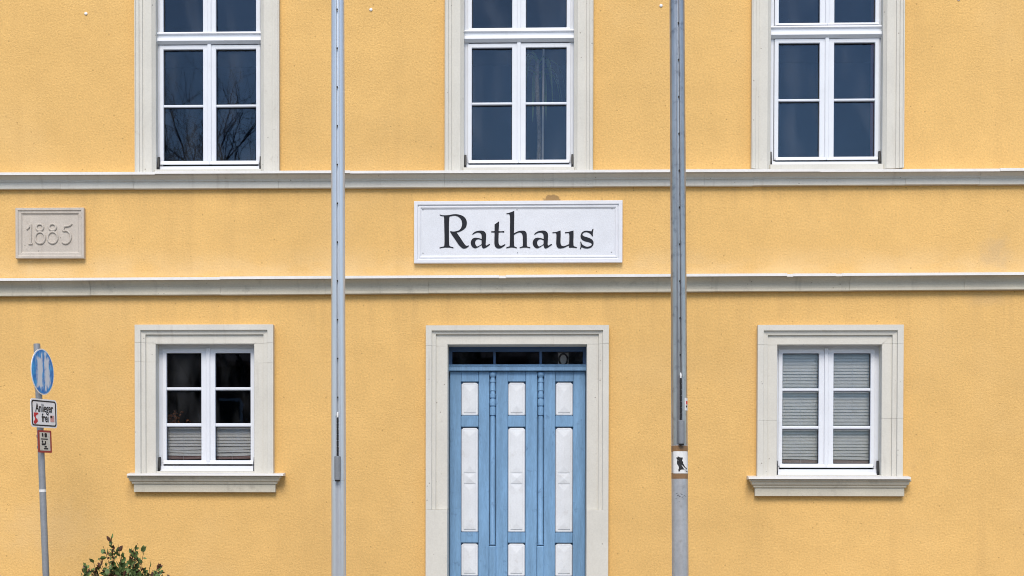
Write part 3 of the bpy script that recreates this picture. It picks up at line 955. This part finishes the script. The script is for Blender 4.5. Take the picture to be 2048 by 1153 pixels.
for ch, dx in (('R', 0), ('a', 0), ('t', 0), ('h', 0), ('a', 123.9), ('u', 0), ('s', 0)):
    ox, loops = G[ch]
    world = []
    for lp in loops:
        world.append([P(ox + dx + p.x / 12.808, 415 + p.y / 12.808, -0.029) for p in smooth_loop(lp)])
    c0 = min(q.x for q in world[0]), min(q.z for q in world[0])
    me = outline_mesh([[(q.x - c0[0], q.z - c0[1]) for q in lp] for lp in world], 0.004, 'letter')
    link('letter', me, (c0[0], -0.0285, c0[1]), sign)

# ------------------------------------------------------------------ date stone
DY = -0.05
a, b = P(31, 466, DY), P(168, 466, DY)
dl, dr_ = a.x, b.x
dt, db = P(100, 416, DY).z, P(100, 517, DY).z
stone = empty('date_stone', ((dl + dr_) / 2, 0, db), label='beige sandstone tablet with the raised year 1885 on the yellow wall', cat='plaque')
MB().box(dl + 0.03, dr_ - 0.03, -0.030, -0.001, db + 0.03, dt - 0.03).build('tablet', 'datestone', stone)
ring_moulding(dl, dr_, db, dt, [(0.0, 0.0), (0.0, 0.052), (0.003, 0.056), (0.024, 0.056), (0.030, 0.046), (0.052, 0.044), (0.058, 0.036), (0.066, 0.032), (0.066, 0.0)]).build('tablet_frame', 'datestone', stone, bevel=0.001)


def zpt(x, y):   # pixel of the 4.804x enlargement of (0,380)
    return P(x / 4.804, 380 + y / 4.804, -0.034)


def ell(cx_, cy_, rx, ry, a0=0, a1=360, n=28):
    return [(cx_ + rx * math.cos(R(a0 + (a1 - a0) * k / n)), cy_ + ry * math.sin(R(a0 + (a1 - a0) * k / n))) for k in range(n + 1)]


NUM = [
    [[(258, 380), (275, 362), (296, 332)], [(298, 332), (296, 430), (293, 520)], [(275, 519), (312, 519)]],
    [ell(382, 362, 33, 31), ell(385, 462, 47, 55)],
    [ell(505, 360, 33, 31), ell(505, 460, 47, 55)],
    [[(690, 325), (672, 342), (645, 350), (615, 352)], [(615, 352), (606, 395)] , ell(630, 455, 50, 62, -115, 130)],
]
for strokes in NUM:
    m = MB()
    for s_ in strokes:
        m.tube([zpt(*q) for q in s_], 0.0100, 8)
    m.build('numeral', 'datestone', stone, smooth=True)

# ------------------------------------------------------------------ flagpoles


def flagpole(label, px_top, px_bot, Y, w_top, w_bot, mat, gro, clip_y, wt, holes_y, lean=True):
    """tapered pole with an inner halyard track; px values: axis in the photo at y=0 and y=1153"""
    a, b = P(px_top, 0, Y), P(px_bot, 1153, Y)
    mpx = (Y + DIST) / FPX
    ra, rb = w_top * mpx / 2, w_bot * mpx / 2
    ax = lambda z: Vector((b.x + (a.x - b.x) * (z - b.z) / (a.z - b.z), Y, z))
    rad = lambda z: rb + (ra - rb) * (z - b.z) / (a.z - b.z)
    root = empty('flagpole', ax(0.0), label=label, cat='flagpole', group='flagpoles in front of the town hall')
    zc = P(px_bot, clip_y, Y).z
    zw0, zw1 = P(px_bot, wt[1], Y).z, P(px_bot, wt[0], Y).z
    H = 8.6
    th0 = math.asin(max(-0.9, min(0.9, gro)))     # groove direction, 0 = towards the street

    def section(z, groove):
        r, c = rad(z), ax(z)
        pts = []
        gw = 0.0062 / r
        n = 56
        for k in range(n):
            t = th0 + gw + (2 * math.pi - 2 * gw) * k / (n - 1)
            pts.append((c.x + r * math.sin(t), c.y - r * math.cos(t), z))
        dep = 0.022 if groove else 0.0005
        for t in (th0 - gw, th0 + gw):
            pts.append((c.x + (r - dep) * math.sin(t), c.y - (r - dep) * math.cos(t), z))
        # lips of the track stand slightly proud
        return pts
    zs_ = [0.0, zw0 - 0.02]
    MB().loft([section(z, False) for z in (0.0, zw0)], caps=True).build('lower_shaft', 'galvlow' if mat == 'galv' else mat, root, smooth=True)
    MB().loft([section(z, True) for z in (zw0 + 0.001, (zw0 + H) / 2, H)], caps=True).build('upper_shaft', mat, root, smooth=True)
    def onface(z, off=0.0, dth=0.0):
        r, c = rad(z) + off, ax(z)
        return Vector((c.x + r * math.sin(th0 + dth), c.y - r * math.cos(th0 + dth), z))
    for s in (-1, 1):       # raised lips either side of the slot
        MB().tube([onface(z, 0.0005, s * 0.0140 / rad(z)) for z in (zc, (zc + H) / 2, H)], 0.0062, 8).build('track_lip', mat, root, smooth=True)
    for py in holes_y:
        z = P(px_bot, py, Y).z
        MB().tube([onface(z, -0.009), onface(z, 0.0025)], 0.0062, 10).build('track_bolt', 'black', root)
    # halyard end: clip, black beads, weight
    q = onface(zc, 0.006)
    MB().tube([onface(zc + 0.03, 0.004), onface(zc + 0.01, 0.010), onface(zc - 0.012, 0.008)], [0.006, 0.009, 0.006], 8).build('clip', 'paper', root, smooth=True)
    m = MB()
    z = zc - 0.012
    while z > zw1 + 0.01:
        m.tube([onface(z, 0.010), onface(z - 0.004, 0.010), onface(z - 0.042, 0.010), onface(z - 0.046, 0.010)], [0.004, 0.0085, 0.0085, 0.004], 8)
        z -= 0.047
    m.build('halyard_beads', 'black', root, smooth=True)
    rr = 0.026
    MB().tube([onface(zw1 + 0.004, 0.020), onface(zw1, 0.020), onface(zw0 + 0.02, 0.020), onface(zw0 + 0.006, 0.020), onface(zw0, 0.020)], [rr * 0.7, rr, rr, rr * 0.92, rr * 0.5], 16).build('rope_weight', 'weight', root, smooth=True)
    MB().tube([onface(zw0 + 0.012, 0.020), onface(zw0 - 0.006, 0.020)], [rr * 0.95, rr * 0.75], 16).build('weight_cap', 'black', root, smooth=True)
    c = ax(H)
    MB().tube([c, c + Vector((0, 0, 0.03)), c + Vector((0, 0, 0.06)), c + Vector((0, 0, 0.075))], [rad(H) * 1.1, rad(H) * 1.1, rad(H) * 0.8, rad(H) * 0.3], 20).build('top_cap', mat, root, smooth=True)
    c = ax(0)
    MB().tube([c, c + Vector((0, 0, 0.05)), c + Vector((0, 0, 0.06))], [rb * 1.7, rb * 1.7, rb * 1.1], 24).build('base_collar', 'weight', root, smooth=True)
    return root, ax, rad, onface


p1, ax1, rad1, on1 = flagpole('clean pale aluminium flagpole with no tape or stickers', 675.5, 677.5, -2.5, 26.0, 29.5, 'alu', 0.02, 833, (914, 962), [23 + 77.3 * k for k in range(11)])
p2, ax2, rad2, on2 = flagpole('weathered grey flagpole with brown tape and a white sticker', 1354, 1360.5, -2.5, 29.5, 33.0, 'galv', 0.08, 755, (843, 890), [50 + 73.5 * k for k in range(10)])


def wrap(root, ax, rad, y0, y1, t0, t1, mat, name, off, ragged=0.0):
    z1, z0 = P(1360, y0, -2.5).z, P(1360, y1, -2.5).z
    n = 40
    m = MB()
    rings = []
    for k in range(n + 1):
        t = t0 + (t1 - t0) * k / n
        row = []
        for z, o in ((z0, 0), (z0, off), (z1, off), (z1, 0)):
            zz = z + (rnd(ragged) if ragged else 0)
            r, c = rad(zz) + o, ax(zz)
            row.append((c.x + r * math.sin(t), c.y - r * math.cos(t), zz))
        rings.append(row)
    return m.loft(rings, caps=True).build(name, mat, root, smooth=False)


PI = math.pi
wrap(p2, ax2, rad2, 892, 904.5, -PI + 0.01, PI - 0.01, 'tape', 'tape_band', 0.0012, 0.0006)
wrap(p2, ax2, rad2, 946.5, 958, -PI + 0.01, PI - 0.01, 'tape', 'tape_band', 0.0012, 0.0006)
wrap(p2, ax2, rad2, 903.5, 947.5, -0.92, 1.15, 'paper', 'sticker', 0.0022)['label'] = 'white sticker with a black figure'


def on_pole(px, py, off):
    """photo pixel -> point on the front of the second pole"""
    d = ray(px, py)
    for _ in range(1):
        z = P(px, py, -2.5).z
        c, r = ax2(z), rad2(z) + off
        o = Vector((CAM.x - c.x, CAM.y - c.y))
        dd = Vector((d.x, d.y)).normalized()
        bq = o.dot(dd)
        disc = bq * bq - (o.length_squared - r * r)
        t = -bq - math.sqrt(max(0, disc))
        h = CAM + d * (t / Vector((d.x, d.y)).length)
    return h


fig = [(186, 290), (205, 292), (215, 268), (228, 285), (262, 292), (290, 290), (292, 312), (278, 320), (280, 345), (300, 365), (300, 390), (312, 410), (328, 440), (330, 465), (352, 462), (362, 478),
       (345, 492), (372, 525), (362, 535), (338, 515), (318, 490), (285, 488), (258, 492), (240, 522), (222, 520), (220, 490), (230, 470), (222, 430), (200, 400), (196, 365), (205, 330), (190, 312)]
m = MB()
pts2 = [on_pole(1330 + x / 8.235, 880 + y / 8.235, 0.0045) for x, y in fig]
cen = on_pole(1330 + 262 / 8.235, 880 + 400 / 8.235, 0.0045)
for q0, q1 in zip(pts2, pts2[1:] + pts2[:1]):
    m.add([cen, q0, q1], [(0, 1, 2)])
m.build('sticker_figure', 'ink', p2)
m = MB()
for (x0, y0, x1, y1, w_) in ((175, 880, 225, 900, 9), (190, 930, 230, 905, 10), (215, 915, 265, 945, 12), (250, 880, 300, 915, 9), (265, 965, 310, 925, 8), (300, 905, 350, 940, 6), (225, 1010, 240, 1020, 8), (170, 975, 195, 960, 6)):
    dxx, dyy = x1 - x0, y1 - y0
    L = math.hypot(dxx, dyy)
    nx, ny = -dyy / L * w_ / 2, dxx / L * w_ / 2
    q = [on_pole(1330 + x / 8.235, 880 + y / 8.235, 0.0012) for x, y in ((x0, y0), (x0 + dxx * .5 + nx, y0 + dyy * .5 + ny), (x1, y1), (x0 + dxx * .5 - nx, y0 + dyy * .5 - ny))]
    m.add(q, [(0, 1, 2, 3)])
m.build('scrape_marks', 'black', p2)
st_ = wrap(p2, ax2, rad2, 797, 822, 0.62, 1.35, 'paper', 'sticker', 0.002)
wrap(p2, ax2, rad2, 803, 810, 0.85, 1.2, 'red', 'sticker_print', 0.003)
wrap(p2, ax2, rad2, 812, 816, 0.80, 1.1, 'ink', 'sticker_print', 0.003)

# ------------------------------------------------------------------ sign post
PYY = -1.0
top = P(73.7, 688, PYY)
low = P(92.0, 1153, PYY)
dirp = (top - low).normalized()
base = low + dirp * (-(low.z) / dirp.z)
post = empty('sign_post', base, label='leaning grey signpost with a faded round blue sign and two small plates', cat='signpost')
MB().tube([base, low, top - dirp * 0.012, top], [0.031, 0.031, 0.031, 0.030], 20).build('post', 'postgrey', post, smooth=True)
cz = P(73.7 + 18.3 * (982 - 688) / 465, 982, PYY).z
axp = lambda z: base + dirp * ((z - base.z) / dirp.z)
MB().tube([axp(cz - 0.012), axp(cz + 0.012)], 0.0325, 20).build('post_band', 'paper', post, smooth=True)


def plate_matrix(px, py, yaw, standoff):
    """sign plate centre seen at the pixel, hung on the post with its face turned by yaw"""
    z = P(px, py, PYY).z
    c = axp(z)
    nrm = Vector((math.sin(yaw), -math.cos(yaw), 0))
    right = Vector((math.cos(yaw), math.sin(yaw), 0))
    up = Vector((dirp.x * 0.8, dirp.y, dirp.z)).normalized()
    nrm = (nrm - up * nrm.dot(up)).normalized()
    right = nrm.cross(up) * -1
    c2 = c + nrm * standoff
    # slide along the plate so that its centre falls on the pixel column
    d = ray(px, py)
    t = ((CAM - c2).x * d.y - (CAM - c2).y * d.x) / (right.x * d.y - right.y * d.x)
    c2 = c2 + right * t
    Mx = Matrix((right, -nrm, up)).transposed().to_4x4()
    Mx.translation = c2
    return Mx


def put(me, name, mtx, parent, off=(0, 0, 0)):
    o = bpy.data.objects.new(name, me)
    col.objects.link(o)
    o.parent = parent
    wm = mtx @ Matrix.Translation(off)
    WORLD[o] = wm.translation.copy()
    # parents never rotate except plates, whose children share their matrix
    base_m = PARENT_M.get(parent, Matrix.Translation(WORLD[parent]))
    o.matrix_basis = base_m.inverted() @ wm
    PARENT_M[o] = wm
    return o


PARENT_M = {}


def rrect(w_, h_, r, n=5):
    pts = []
    for cx_, cz_, a0 in ((w_ / 2 - r, -h_ / 2 + r, -90), (w_ / 2 - r, h_ / 2 - r, 0), (-w_ / 2 + r, h_ / 2 - r, 90), (-w_ / 2 + r, -h_ / 2 + r, 180)):
        pts += [(cx_ + r * math.cos(R(a0 + 90 * k / n)), cz_ + r * math.sin(R(a0 + 90 * k / n))) for k in range(n + 1)]
    return pts


circ = lambda r, n=48: [(r * math.cos(2 * PI * k / n), r * math.sin(2 * PI * k / n)) for k in range(n)]
mt = plate_matrix(85, 745, R(79.5), 0.055)
rs = put(outline_mesh([circ(0.212)], 0.004, 'signwhite'), 'round_sign', mt, post)
rs['label'] = 'round blue sign with bleached white figures'
put(outline_mesh([circ(0.200)], 0.002, 'blueface'), 'blue_face', mt, rs, (0, -0.003, 0))
mt2 = plate_matrix(87.7, 828, R(73), 0.055)
W2, H2 = 0.405, 0.262
rp = put(outline_mesh([rrect(W2, H2, 0.035)], 0.004, 'signwhite'), 'text_plate', mt2, post)
rp['label'] = 'white plate with black border reading Anlieger frei'
put(outline_mesh([rrect(W2 - 0.028, H2 - 0.028, 0.026), rrect(W2 - 0.056, H2 - 0.052, 0.018)], 0.0015, 'ink'), 'plate_border', mt2, rp, (0, -0.003, 0))
put(text_mesh('Anlieger', 0.108, 0.0012, 'ink', 0.74), 'print', mt2, rp, (0.004, -0.003, 0.045))
put(text_mesh('frei', 0.108, 0.0012, 'ink', 0.74), 'print', mt2, rp, (0.015, -0.003, -0.045))
put(outline_mesh([[(-.035, -.05), (-.01, -.055), (.025, -.03), (.02, -.01), (.0, .0), (-.005, .015), (.01, .03), (.035, .035), (.035, .05), (-.03, .05), (-.035, .02), (-.015, .0), (-.02, -.02), (-.038, -.03)]], 0.0012, 'red'),
    'red_sticker', mt2, rp, (-0.125, -0.003, -0.047))
put(outline_mesh([rrect(0.062, 0.060, 0.006)], 0.0012, 'pink'), 'faded_sticker', mt2, rp, (0.125, -0.003, -0.045))
put(outline_mesh([rrect(0.030, 0.022, 0.006)], 0.0012, 'ink'), 'sticker_print', mt2, rp, (0.108, -0.0046, -0.028))
mt3 = plate_matrix(89.5, 884, R(72), 0.05)
W3, H3 = 0.205, 0.205
rq = put(outline_mesh([rrect(W3, H3, 0.012)], 0.004, 'redframe'), 'red_plate', mt3, post)
rq['label'] = 'small worn plate with red border and black marks'
put(outline_mesh([rrect(W3 - 0.05, H3 - 0.038, 0.006)], 0.0012, 'offwhite'), 'plate_face', mt3, rq, (0, -0.003, 0))
for (x, z, w_, h_) in ((-.035, .06, .022, .034), (.012, .058, .036, .040), (-.010, .022, .104, .010), (-.04, -.002, .022, .022), (-.028, -.026, .050, .018), (.004, -.012, .016, .034), (.006, -.047, .034, .016), (.012, -.066, .062, .013)):
    put(outline_mesh([rrect(w_, h_, min(w_, h_) * 0.35, 3)], 0.001, 'ink'), 'print', mt3, rq, (x, -0.0045, z))
for mm, zz in ((mt, 0.14), (mt, -0.14), (mt2, 0.07), (mt2, -0.07), (mt3, 0.05), (mt3, -0.05)):      # clamps round the post
    c = axp((mm @ Vector((0, 0, zz))).z)
    MB().tube([c - dirp * 0.012, c + dirp * 0.012], 0.036, 18).build('clamp', 'weight', post, smooth=True)
    q = mm @ Vector((0, 0.002, zz))
    MB().tube([c, Vector((q.x, q.y, c.z))], 0.010, 6).build('clamp_arm', 'weight', post)

# ------------------------------------------------------------------ shrub at the foot of the wall
SYY = -0.85
sb0 = P(245, 1153, SYY)
shrub = empty('rose_shrub', (sb0.x, SYY, 0), label='small leafy green shrub with reddish shoots against the yellow wall', cat='shrub')
stems, leaves, red = MB(), MB(), MB()
rs_ = random.Random(11)


def leaf(mb, p, d, size):
    d = d.normalized()
    s_ = d.orthogonal().normalized()
    s_ = Matrix.Rotation(rs_.uniform(0, 2 * PI), 3, d) @ s_
    n = d.cross(s_)
    w_ = size * 0.30
    mb.add([p, p + d * size * 0.35 + s_ * w_ + n * size * 0.08, p + d * size * 0.72 + s_ * w_ * 0.75 + n * size * 0.06, p + d * size, p + d * size * 0.72 - s_ * w_ * 0.75 + n * size * 0.06, p + d * size * 0.35 - s_ * w_ + n * size * 0.08],
           [(0, 1, 2, 3), (0, 3, 4, 5)])


def shoot(p, q, r0, nleaf, bend=0.06, size=0.054, tip_red=True):
    mid = (p + q) / 2 + Vector((rs_.uniform(-bend, bend), rs_.uniform(-bend, bend), rs_.uniform(0, bend * 0.5)))
    pts = [p * (1 - t) ** 2 + mid * 2 * t * (1 - t) + q * t * t for t in [k / 7 for k in range(8)]]
    stems.tube(pts, [r0 * (1 - 0.75 * k / 7) for k in range(8)], 5)
    for k in range(nleaf):
        t = rs_.uniform(0.25, 1.0)
        i = min(6, int(t * 7))
        f = t * 7 - i
        c = pts[i].lerp(pts[i + 1], f)
        d = (pts[i + 1] - pts[i]).normalized() + Vector((rs_.gauss(0, 0.8), rs_.gauss(0, 0.8), rs_.gauss(0.0, 0.55)))
        leaf(red if (tip_red and t > 0.85 and rs_.random() < 0.40) else leaves, c, d, size * rs_.uniform(0.45, 1.4))
    return pts


tips = [(222, 1080, 20), (206, 1092, 14), (236, 1088, 16), (275, 1087, 22), (263, 1100, 12), (289, 1096, 16), (318, 1125, 12), (305, 1140, 10), (170, 1131, 12), (186, 1122, 10), (198, 1117, 14), (289, 1137, 12),
        (340, 1150, 12), (328, 1143, 10), (300, 1132, 10), (250, 1118, 14), (224, 1112, 16), (270, 1120, 14), (212, 1128, 16), (240, 1132, 16), (284, 1132, 12)]
for px, py, n in tips:
    q = P(px, py, SYY + rs_.uniform(-0.18, 0.18))
    b0 = Vector((shrub.location.x + rs_.uniform(-0.12, 0.12), SYY + rs_.uniform(-0.1, 0.1), 0.0))
    pts = shoot(b0, q, 0.008, n * 2, 0.10)
    for k in range(4):
        i = rs_.randint(4, 6)
        a = pts[i]
        e_ = a + Vector((rs_.gauss(0, 0.06), rs_.gauss(0, 0.06), rs_.uniform(0.03, 0.10)))
        if e_.z < q.z:
            shoot(a, e_, 0.004, 6, 0.02)
for k in range(240):        # body of the bush below the frame's foot
    a = rs_.uniform(0, 2 * PI)
    rr = math.sqrt(rs_.random()) * 0.40
    q = Vector((shrub.location.x + rr * math.cos(a) * 1.0, SYY + rr * math.sin(a) * 0.8, rs_.uniform(0.35, 0.95) + 0.07 * math.cos(rr * 3.5)))
    b0 = Vector((shrub.location.x + (q.x - shrub.location.x) * 0.4, SYY + (q.y - SYY) * 0.4, max(0.02, q.z - 0.4)))
    shoot(b0, q, 0.005, 24, 0.06)
stems.build('stems', 'twig', shrub)
leaves.build('foliage', 'leaf', shrub)['kind'] = 'stuff'
red.build('young_foliage', 'leafred', shrub)['kind'] = 'stuff'

# ------------------------------------------------------------------ blinds, curtain and plants behind the glass


def blind(px0, px1, y0, y1, label, pitch=0.031, seed=1, rail=True):
    rb_ = random.Random(seed)
    Y = 0.195
    m_ = (y0 + y1) / 2
    x0, x1 = P(px0, m_, Y).x, P(px1, m_, Y).x
    zt_, zb = P(px0, y0, Y).z, P(px0, y1, Y).z
    root = empty('venetian_blind', ((x0 + x1) / 2, Y, zb), label=label, cat='blind', group='blinds behind the lower windows')
    MB().box(x0, x1, Y - 0.014, Y + 0.014, zt_ - 0.024, zt_).build('head_rail', 'slat', root, bevel=0.002)
    n = 7
    L = x1 - x0
    prf = [(-0.0105, -0.0175), (-0.0070, -0.005), (0.0, 0.008), (0.0075, 0.0175)]
    def make(sag, tilt):
        m = MB()
        rings = []
        for k in range(n + 1):
            t = k / n
            dz = -4 * sag * t * (1 - t) + tilt * (t - 0.5)
            rings.append([(-L / 2 + L * t, y, z + dz) for y, z in prf] + [(-L / 2 + L * t, y + 0.0006, z + dz - 0.0006) for y, z in prf[::-1]])
        return m.loft(rings)
    first = None
    cnt = int((zt_ - 0.03 - zb - 0.012) / pitch)
    for i in range(cnt):
        z = zt_ - 0.030 - pitch * (i + 0.5)
        loc = ((x0 + x1) / 2, Y + rb_.uniform(-0.0015, 0.0015), z)
        if i >= cnt - 4:          # the lowest slats hang unevenly
            o = make(rb_.uniform(-0.006, 0.008), rb_.uniform(-0.012, 0.012)).build('slat', 'slat' if i < cnt - 1 else 'slatred', root, origin=(0, 0, 0), smooth=True)
            o.location = Vector(loc) - WORLD[root]
        elif first is None:
            first = make(0.0, 0.0).build('slat', 'slat', root, origin=(0, 0, 0), smooth=True)
            first.location = Vector(loc) - WORLD[root]
        else:
            dup(first, loc, root).rotation_euler = (rb_.uniform(-0.06, 0.06), rb_.uniform(-0.004, 0.004), 0)
    MB().box(x0 + 0.004, x1 - 0.004, Y - 0.011, Y + 0.011, zb, zb + 0.014).build('bottom_rail', 'slatred', root, bevel=0.003)
    for t in (0.5,):
        x = x0 + L * t
        MB().tube([(x, Y - 0.0165, zb + 0.01), (x, Y - 0.0165, zt_ - 0.01)], 0.0009, 5).build('ladder_cord', 'slat', root)
    return root


d = LOW[0]
blind(329, 406, 849, 926, 'short blind over the bottom panes, left sash of the window nearer the signpost', seed=3)
blind(427, 505, 849, 926, 'short blind over the bottom panes, right sash of the window nearer the signpost', seed=4)
d = LOW[1]
blind(1560, 1641, 698, 934, 'full length grey blind in the left sash of the fully shaded window', seed=5)
blind(1663, 1745, 698, 934, 'full length grey blind in the right sash of the fully shaded window', seed=6)

# pink curtain in the upper window above the fully shaded one
q0, q1 = P(1741, 180, 0.62), P(1775, 180, 0.62)
m = MB()
rings = []
for z in (4.45, 5.3, 6.2, 7.2):
    ff = [(q0.x + (q1.x - q0.x) * k / 24, 0.62 + 0.03 * math.sin(k * 1.3), z) for k in range(25)]
    rings.append(ff + [(x, y + 0.004, z2) for x, y, z2 in ff[::-1]])
m.loft(rings)
tag(m.build('curtain', 'curtain', smooth=True), 'narrow pink curtain edge inside the upper window beside the weathered flagpole', 'curtain')

# palm behind the middle upper window
palm_base = P(1076, 320, 1.0)
palm = empty('potted_palm', (palm_base.x, 1.0, 4.42), label='tall thin palm with drooping leaves inside the middle upper window', cat='plant')
zc = P(1076, 120, 1.0).z
MB().loft([[(palm_base.x + r * math.cos(a), 1.0 + r * math.sin(a), 4.42 + z) for a in [2 * PI * k / 20 for k in range(20)]] for z, r in ((0, 0.11), (0.02, 0.12), (0.26, 0.16), (0.28, 0.16))]).build('pot', 'ceramic', palm, smooth=True)
MB().tube([(palm_base.x + 0.012 * math.sin(z * 5), 1.0, z) for z in [4.66 + (zc - 4.66) * k / 14 for k in range(15)]], [0.020 + 0.003 * (k % 2) for k in range(15)], 8).build('trunk', 'trunk', palm)
MB().tube([(palm_base.x + 0.045, 0.97, 4.66), (palm_base.x + 0.055, 0.97, P(1076, 90, 1.0).z)], 0.011, 8).build('reflection_rod', 'paper', palm, smooth=True)  # pale rod added in place of a lamp post's reflection in the pane
rp_ = random.Random(5)
for k in range(15):
    a = rp_.uniform(0, 2 * PI)
    L = rp_.uniform(0.35, 0.62)
    c = Vector((palm_base.x, 1.0, zc - rp_.uniform(0, 0.22)))
    dr = Vector((math.cos(a), math.sin(a) * 0.6, 0))
    rings = []
    for j in range(7):
        t = j / 6
        p_ = c + dr * L * 0.50 * math.sin(t * 1.5) + Vector((0, 0, 0.14 * math.sin(t * 2.6) - 0.42 * t * t * L / 0.5))
        wv = 0.026 * math.sin(PI * (0.12 + 0.88 * t)) + 0.001
        sd_ = Vector((-dr.y, dr.x, 0)).normalized() * wv
        rings.append([p_ - sd_, p_ + Vector((0, 0, -0.006)), p_ + sd_, p_ + Vector((0, 0, -0.003))])
    MB().loft(rings).build('leaf', 'palm', palm)

# dried bouquet on the window board
wz = P(350, 945, 0.30).z
bb = P(349, 850, 0.36)
bq = empty('dried_bouquet', (bb.x, 0.36, (windows[3][2](942) + 0.02)), label='orange brown dried twigs in a vase behind the short blind', cat='plant')
z0 = (windows[3][2](942) + 0.02)
vz = bb.z - 0.06 - z0
MB().loft([[(bb.x + r * math.cos(a), 0.36 + r * math.sin(a), z0 + z) for a in [2 * PI * k / 18 for k in range(18)]] for z, r in ((0, 0.035), (0.02, 0.045), (vz * 0.55, 0.05), (vz * 0.85, 0.028), (vz, 0.034))]).build('vase', 'ceramic', bq, smooth=True)
tw = MB()
for k in range(26):
    a = rs_.uniform(0, 2 * PI)
    tip_ = Vector((bb.x + 0.15 * math.cos(a) * rs_.random(), 0.36 + 0.08 * math.sin(a) * rs_.random(), bb.z + rs_.uniform(-0.02, 0.12)))
    tw.tube([(bb.x, 0.36, z0 + vz * 0.9), tip_], [0.002, 0.0015], 4)
    for j in range(5):
        leaf(tw, tip_ + Vector((rnd(0.02), rnd(0.02), rnd(0.02))), Vector((rnd(1), rnd(1), rnd(1) + 0.4)), 0.03)
tw.build('twigs', 'dried', bq)

# ------------------------------------------------------------------ across the street (seen mirrored in the panes)


def house(x0, x1, y0, y1, ze, zr, label):
    root = empty('brick_house', ((x0 + x1) / 2, y1, 0), label=label, cat='house', group='houses across the street')
    MB().box(x0, x1, y0, y1, 0, ze).build('walls', 'brick', root)
    ym = (y0 + y1) / 2
    MB().loft([[(x, y1 + 0.5, ze + 0.002), (x, y1 + 0.5, ze + 0.15), (x, ym, zr), (x, y0 - 0.5, ze + 0.15), (x, y0 - 0.5, ze + 0.002)] for x in (x0 - 0.4, x1 + 0.4)]).build('roof', 'tile', root)
    n = max(2, int((x1 - x0) / 2.6))
    for k in range(n):
        xc = x0 + (x1 - x0) * (k + 0.5) / n
        for zz in ((0.9, 2.4), (3.7, 5.1)):
            if k == n // 2 and zz[0] < 1:
                MB().box(xc - 0.55, xc + 0.55, y1, y1 + 0.05, 0.0, 2.3).build('door', 'dblue', root)
                continue
            f = MB().frame(xc - 0.55, xc + 0.55, zz[0], zz[1], 0.09, 0.09, 0.09, 0.09, y1 - 0.02, y1 + 0.05).build('window', 'white', root)
            MB().box(xc - 0.46, xc + 0.46, y1 + 0.004, y1 + 0.012, zz[0] + 0.09, zz[1] - 0.09).build('pane', 'black', f)


CXF = CAM.x
house(CXF - 34, CXF - 3, -44, -35, 6.0, 9.0, 'long dark brick house across the street behind the bare tree')
house(CXF - 2.55, CXF + 7.4, -45, -36, 6.2, 9.2, 'dark brick house across the street beside the long one')
house(CXF + 14, CXF + 38, -45, -36, 5.4, 8.0, 'low brick house across the street past the gap')


def bare_tree(x, y, h, seed, label):
    r_ = random.Random(seed)
    root = empty('bare_tree', (x, y, 0), label=label, cat='tree', group='bare trees across the street')
    trunk, crown = MB(), MB()

    def grow(p, d, L, r, lev):
        pts, rr = [p], [r]
        n = 6
        for k in range(n):
            d = (d + Vector((r_.gauss(0, 0.13), r_.gauss(0, 0.13), r_.gauss(0.03, 0.08)))).normalized()
            p = p + d * L / n
            pts.append(p)
            rr.append(r * (1 - 0.42 * (k + 1) / n))
        (trunk if lev == 0 else crown).tube(pts, rr, 7 if lev < 2 else 4)
        if lev >= 5 or r < 0.006:
            return
        for k in range((6, 5, 5, 5, 4)[lev]):
            i = r_.randint(2, n)
            a = pts[i]
            dd = (pts[i] - pts[i - 1]).normalized()
            o = Matrix.Rotation(r_.uniform(0, 2 * PI), 3, dd) @ dd.orthogonal().normalized()
            nd_ = (dd * r_.uniform(0.5, 0.9) + o * r_.uniform(0.5, 0.95)).normalized()
            grow(a, nd_, L * r_.uniform(0.55, 0.78), rr[i] * 0.66, lev + 1)
    grow(Vector((x, y, 0)), Vector((0, 0, 1)), h * 0.40, h * 0.015, 0)
    trunk.build('trunk', 'bark', root, smooth=True)
    crown.build('crown', 'bark', root)['kind'] = 'stuff'


bare_tree(CXF - 7.4, -26.6, 16.7, 5, 'wide bare tree mirrored in the upper window above the short blinds')
bare_tree(CXF - 2.1, -27.2, 14.0, 8, 'small bare tree mirrored in the foot of the middle upper window')
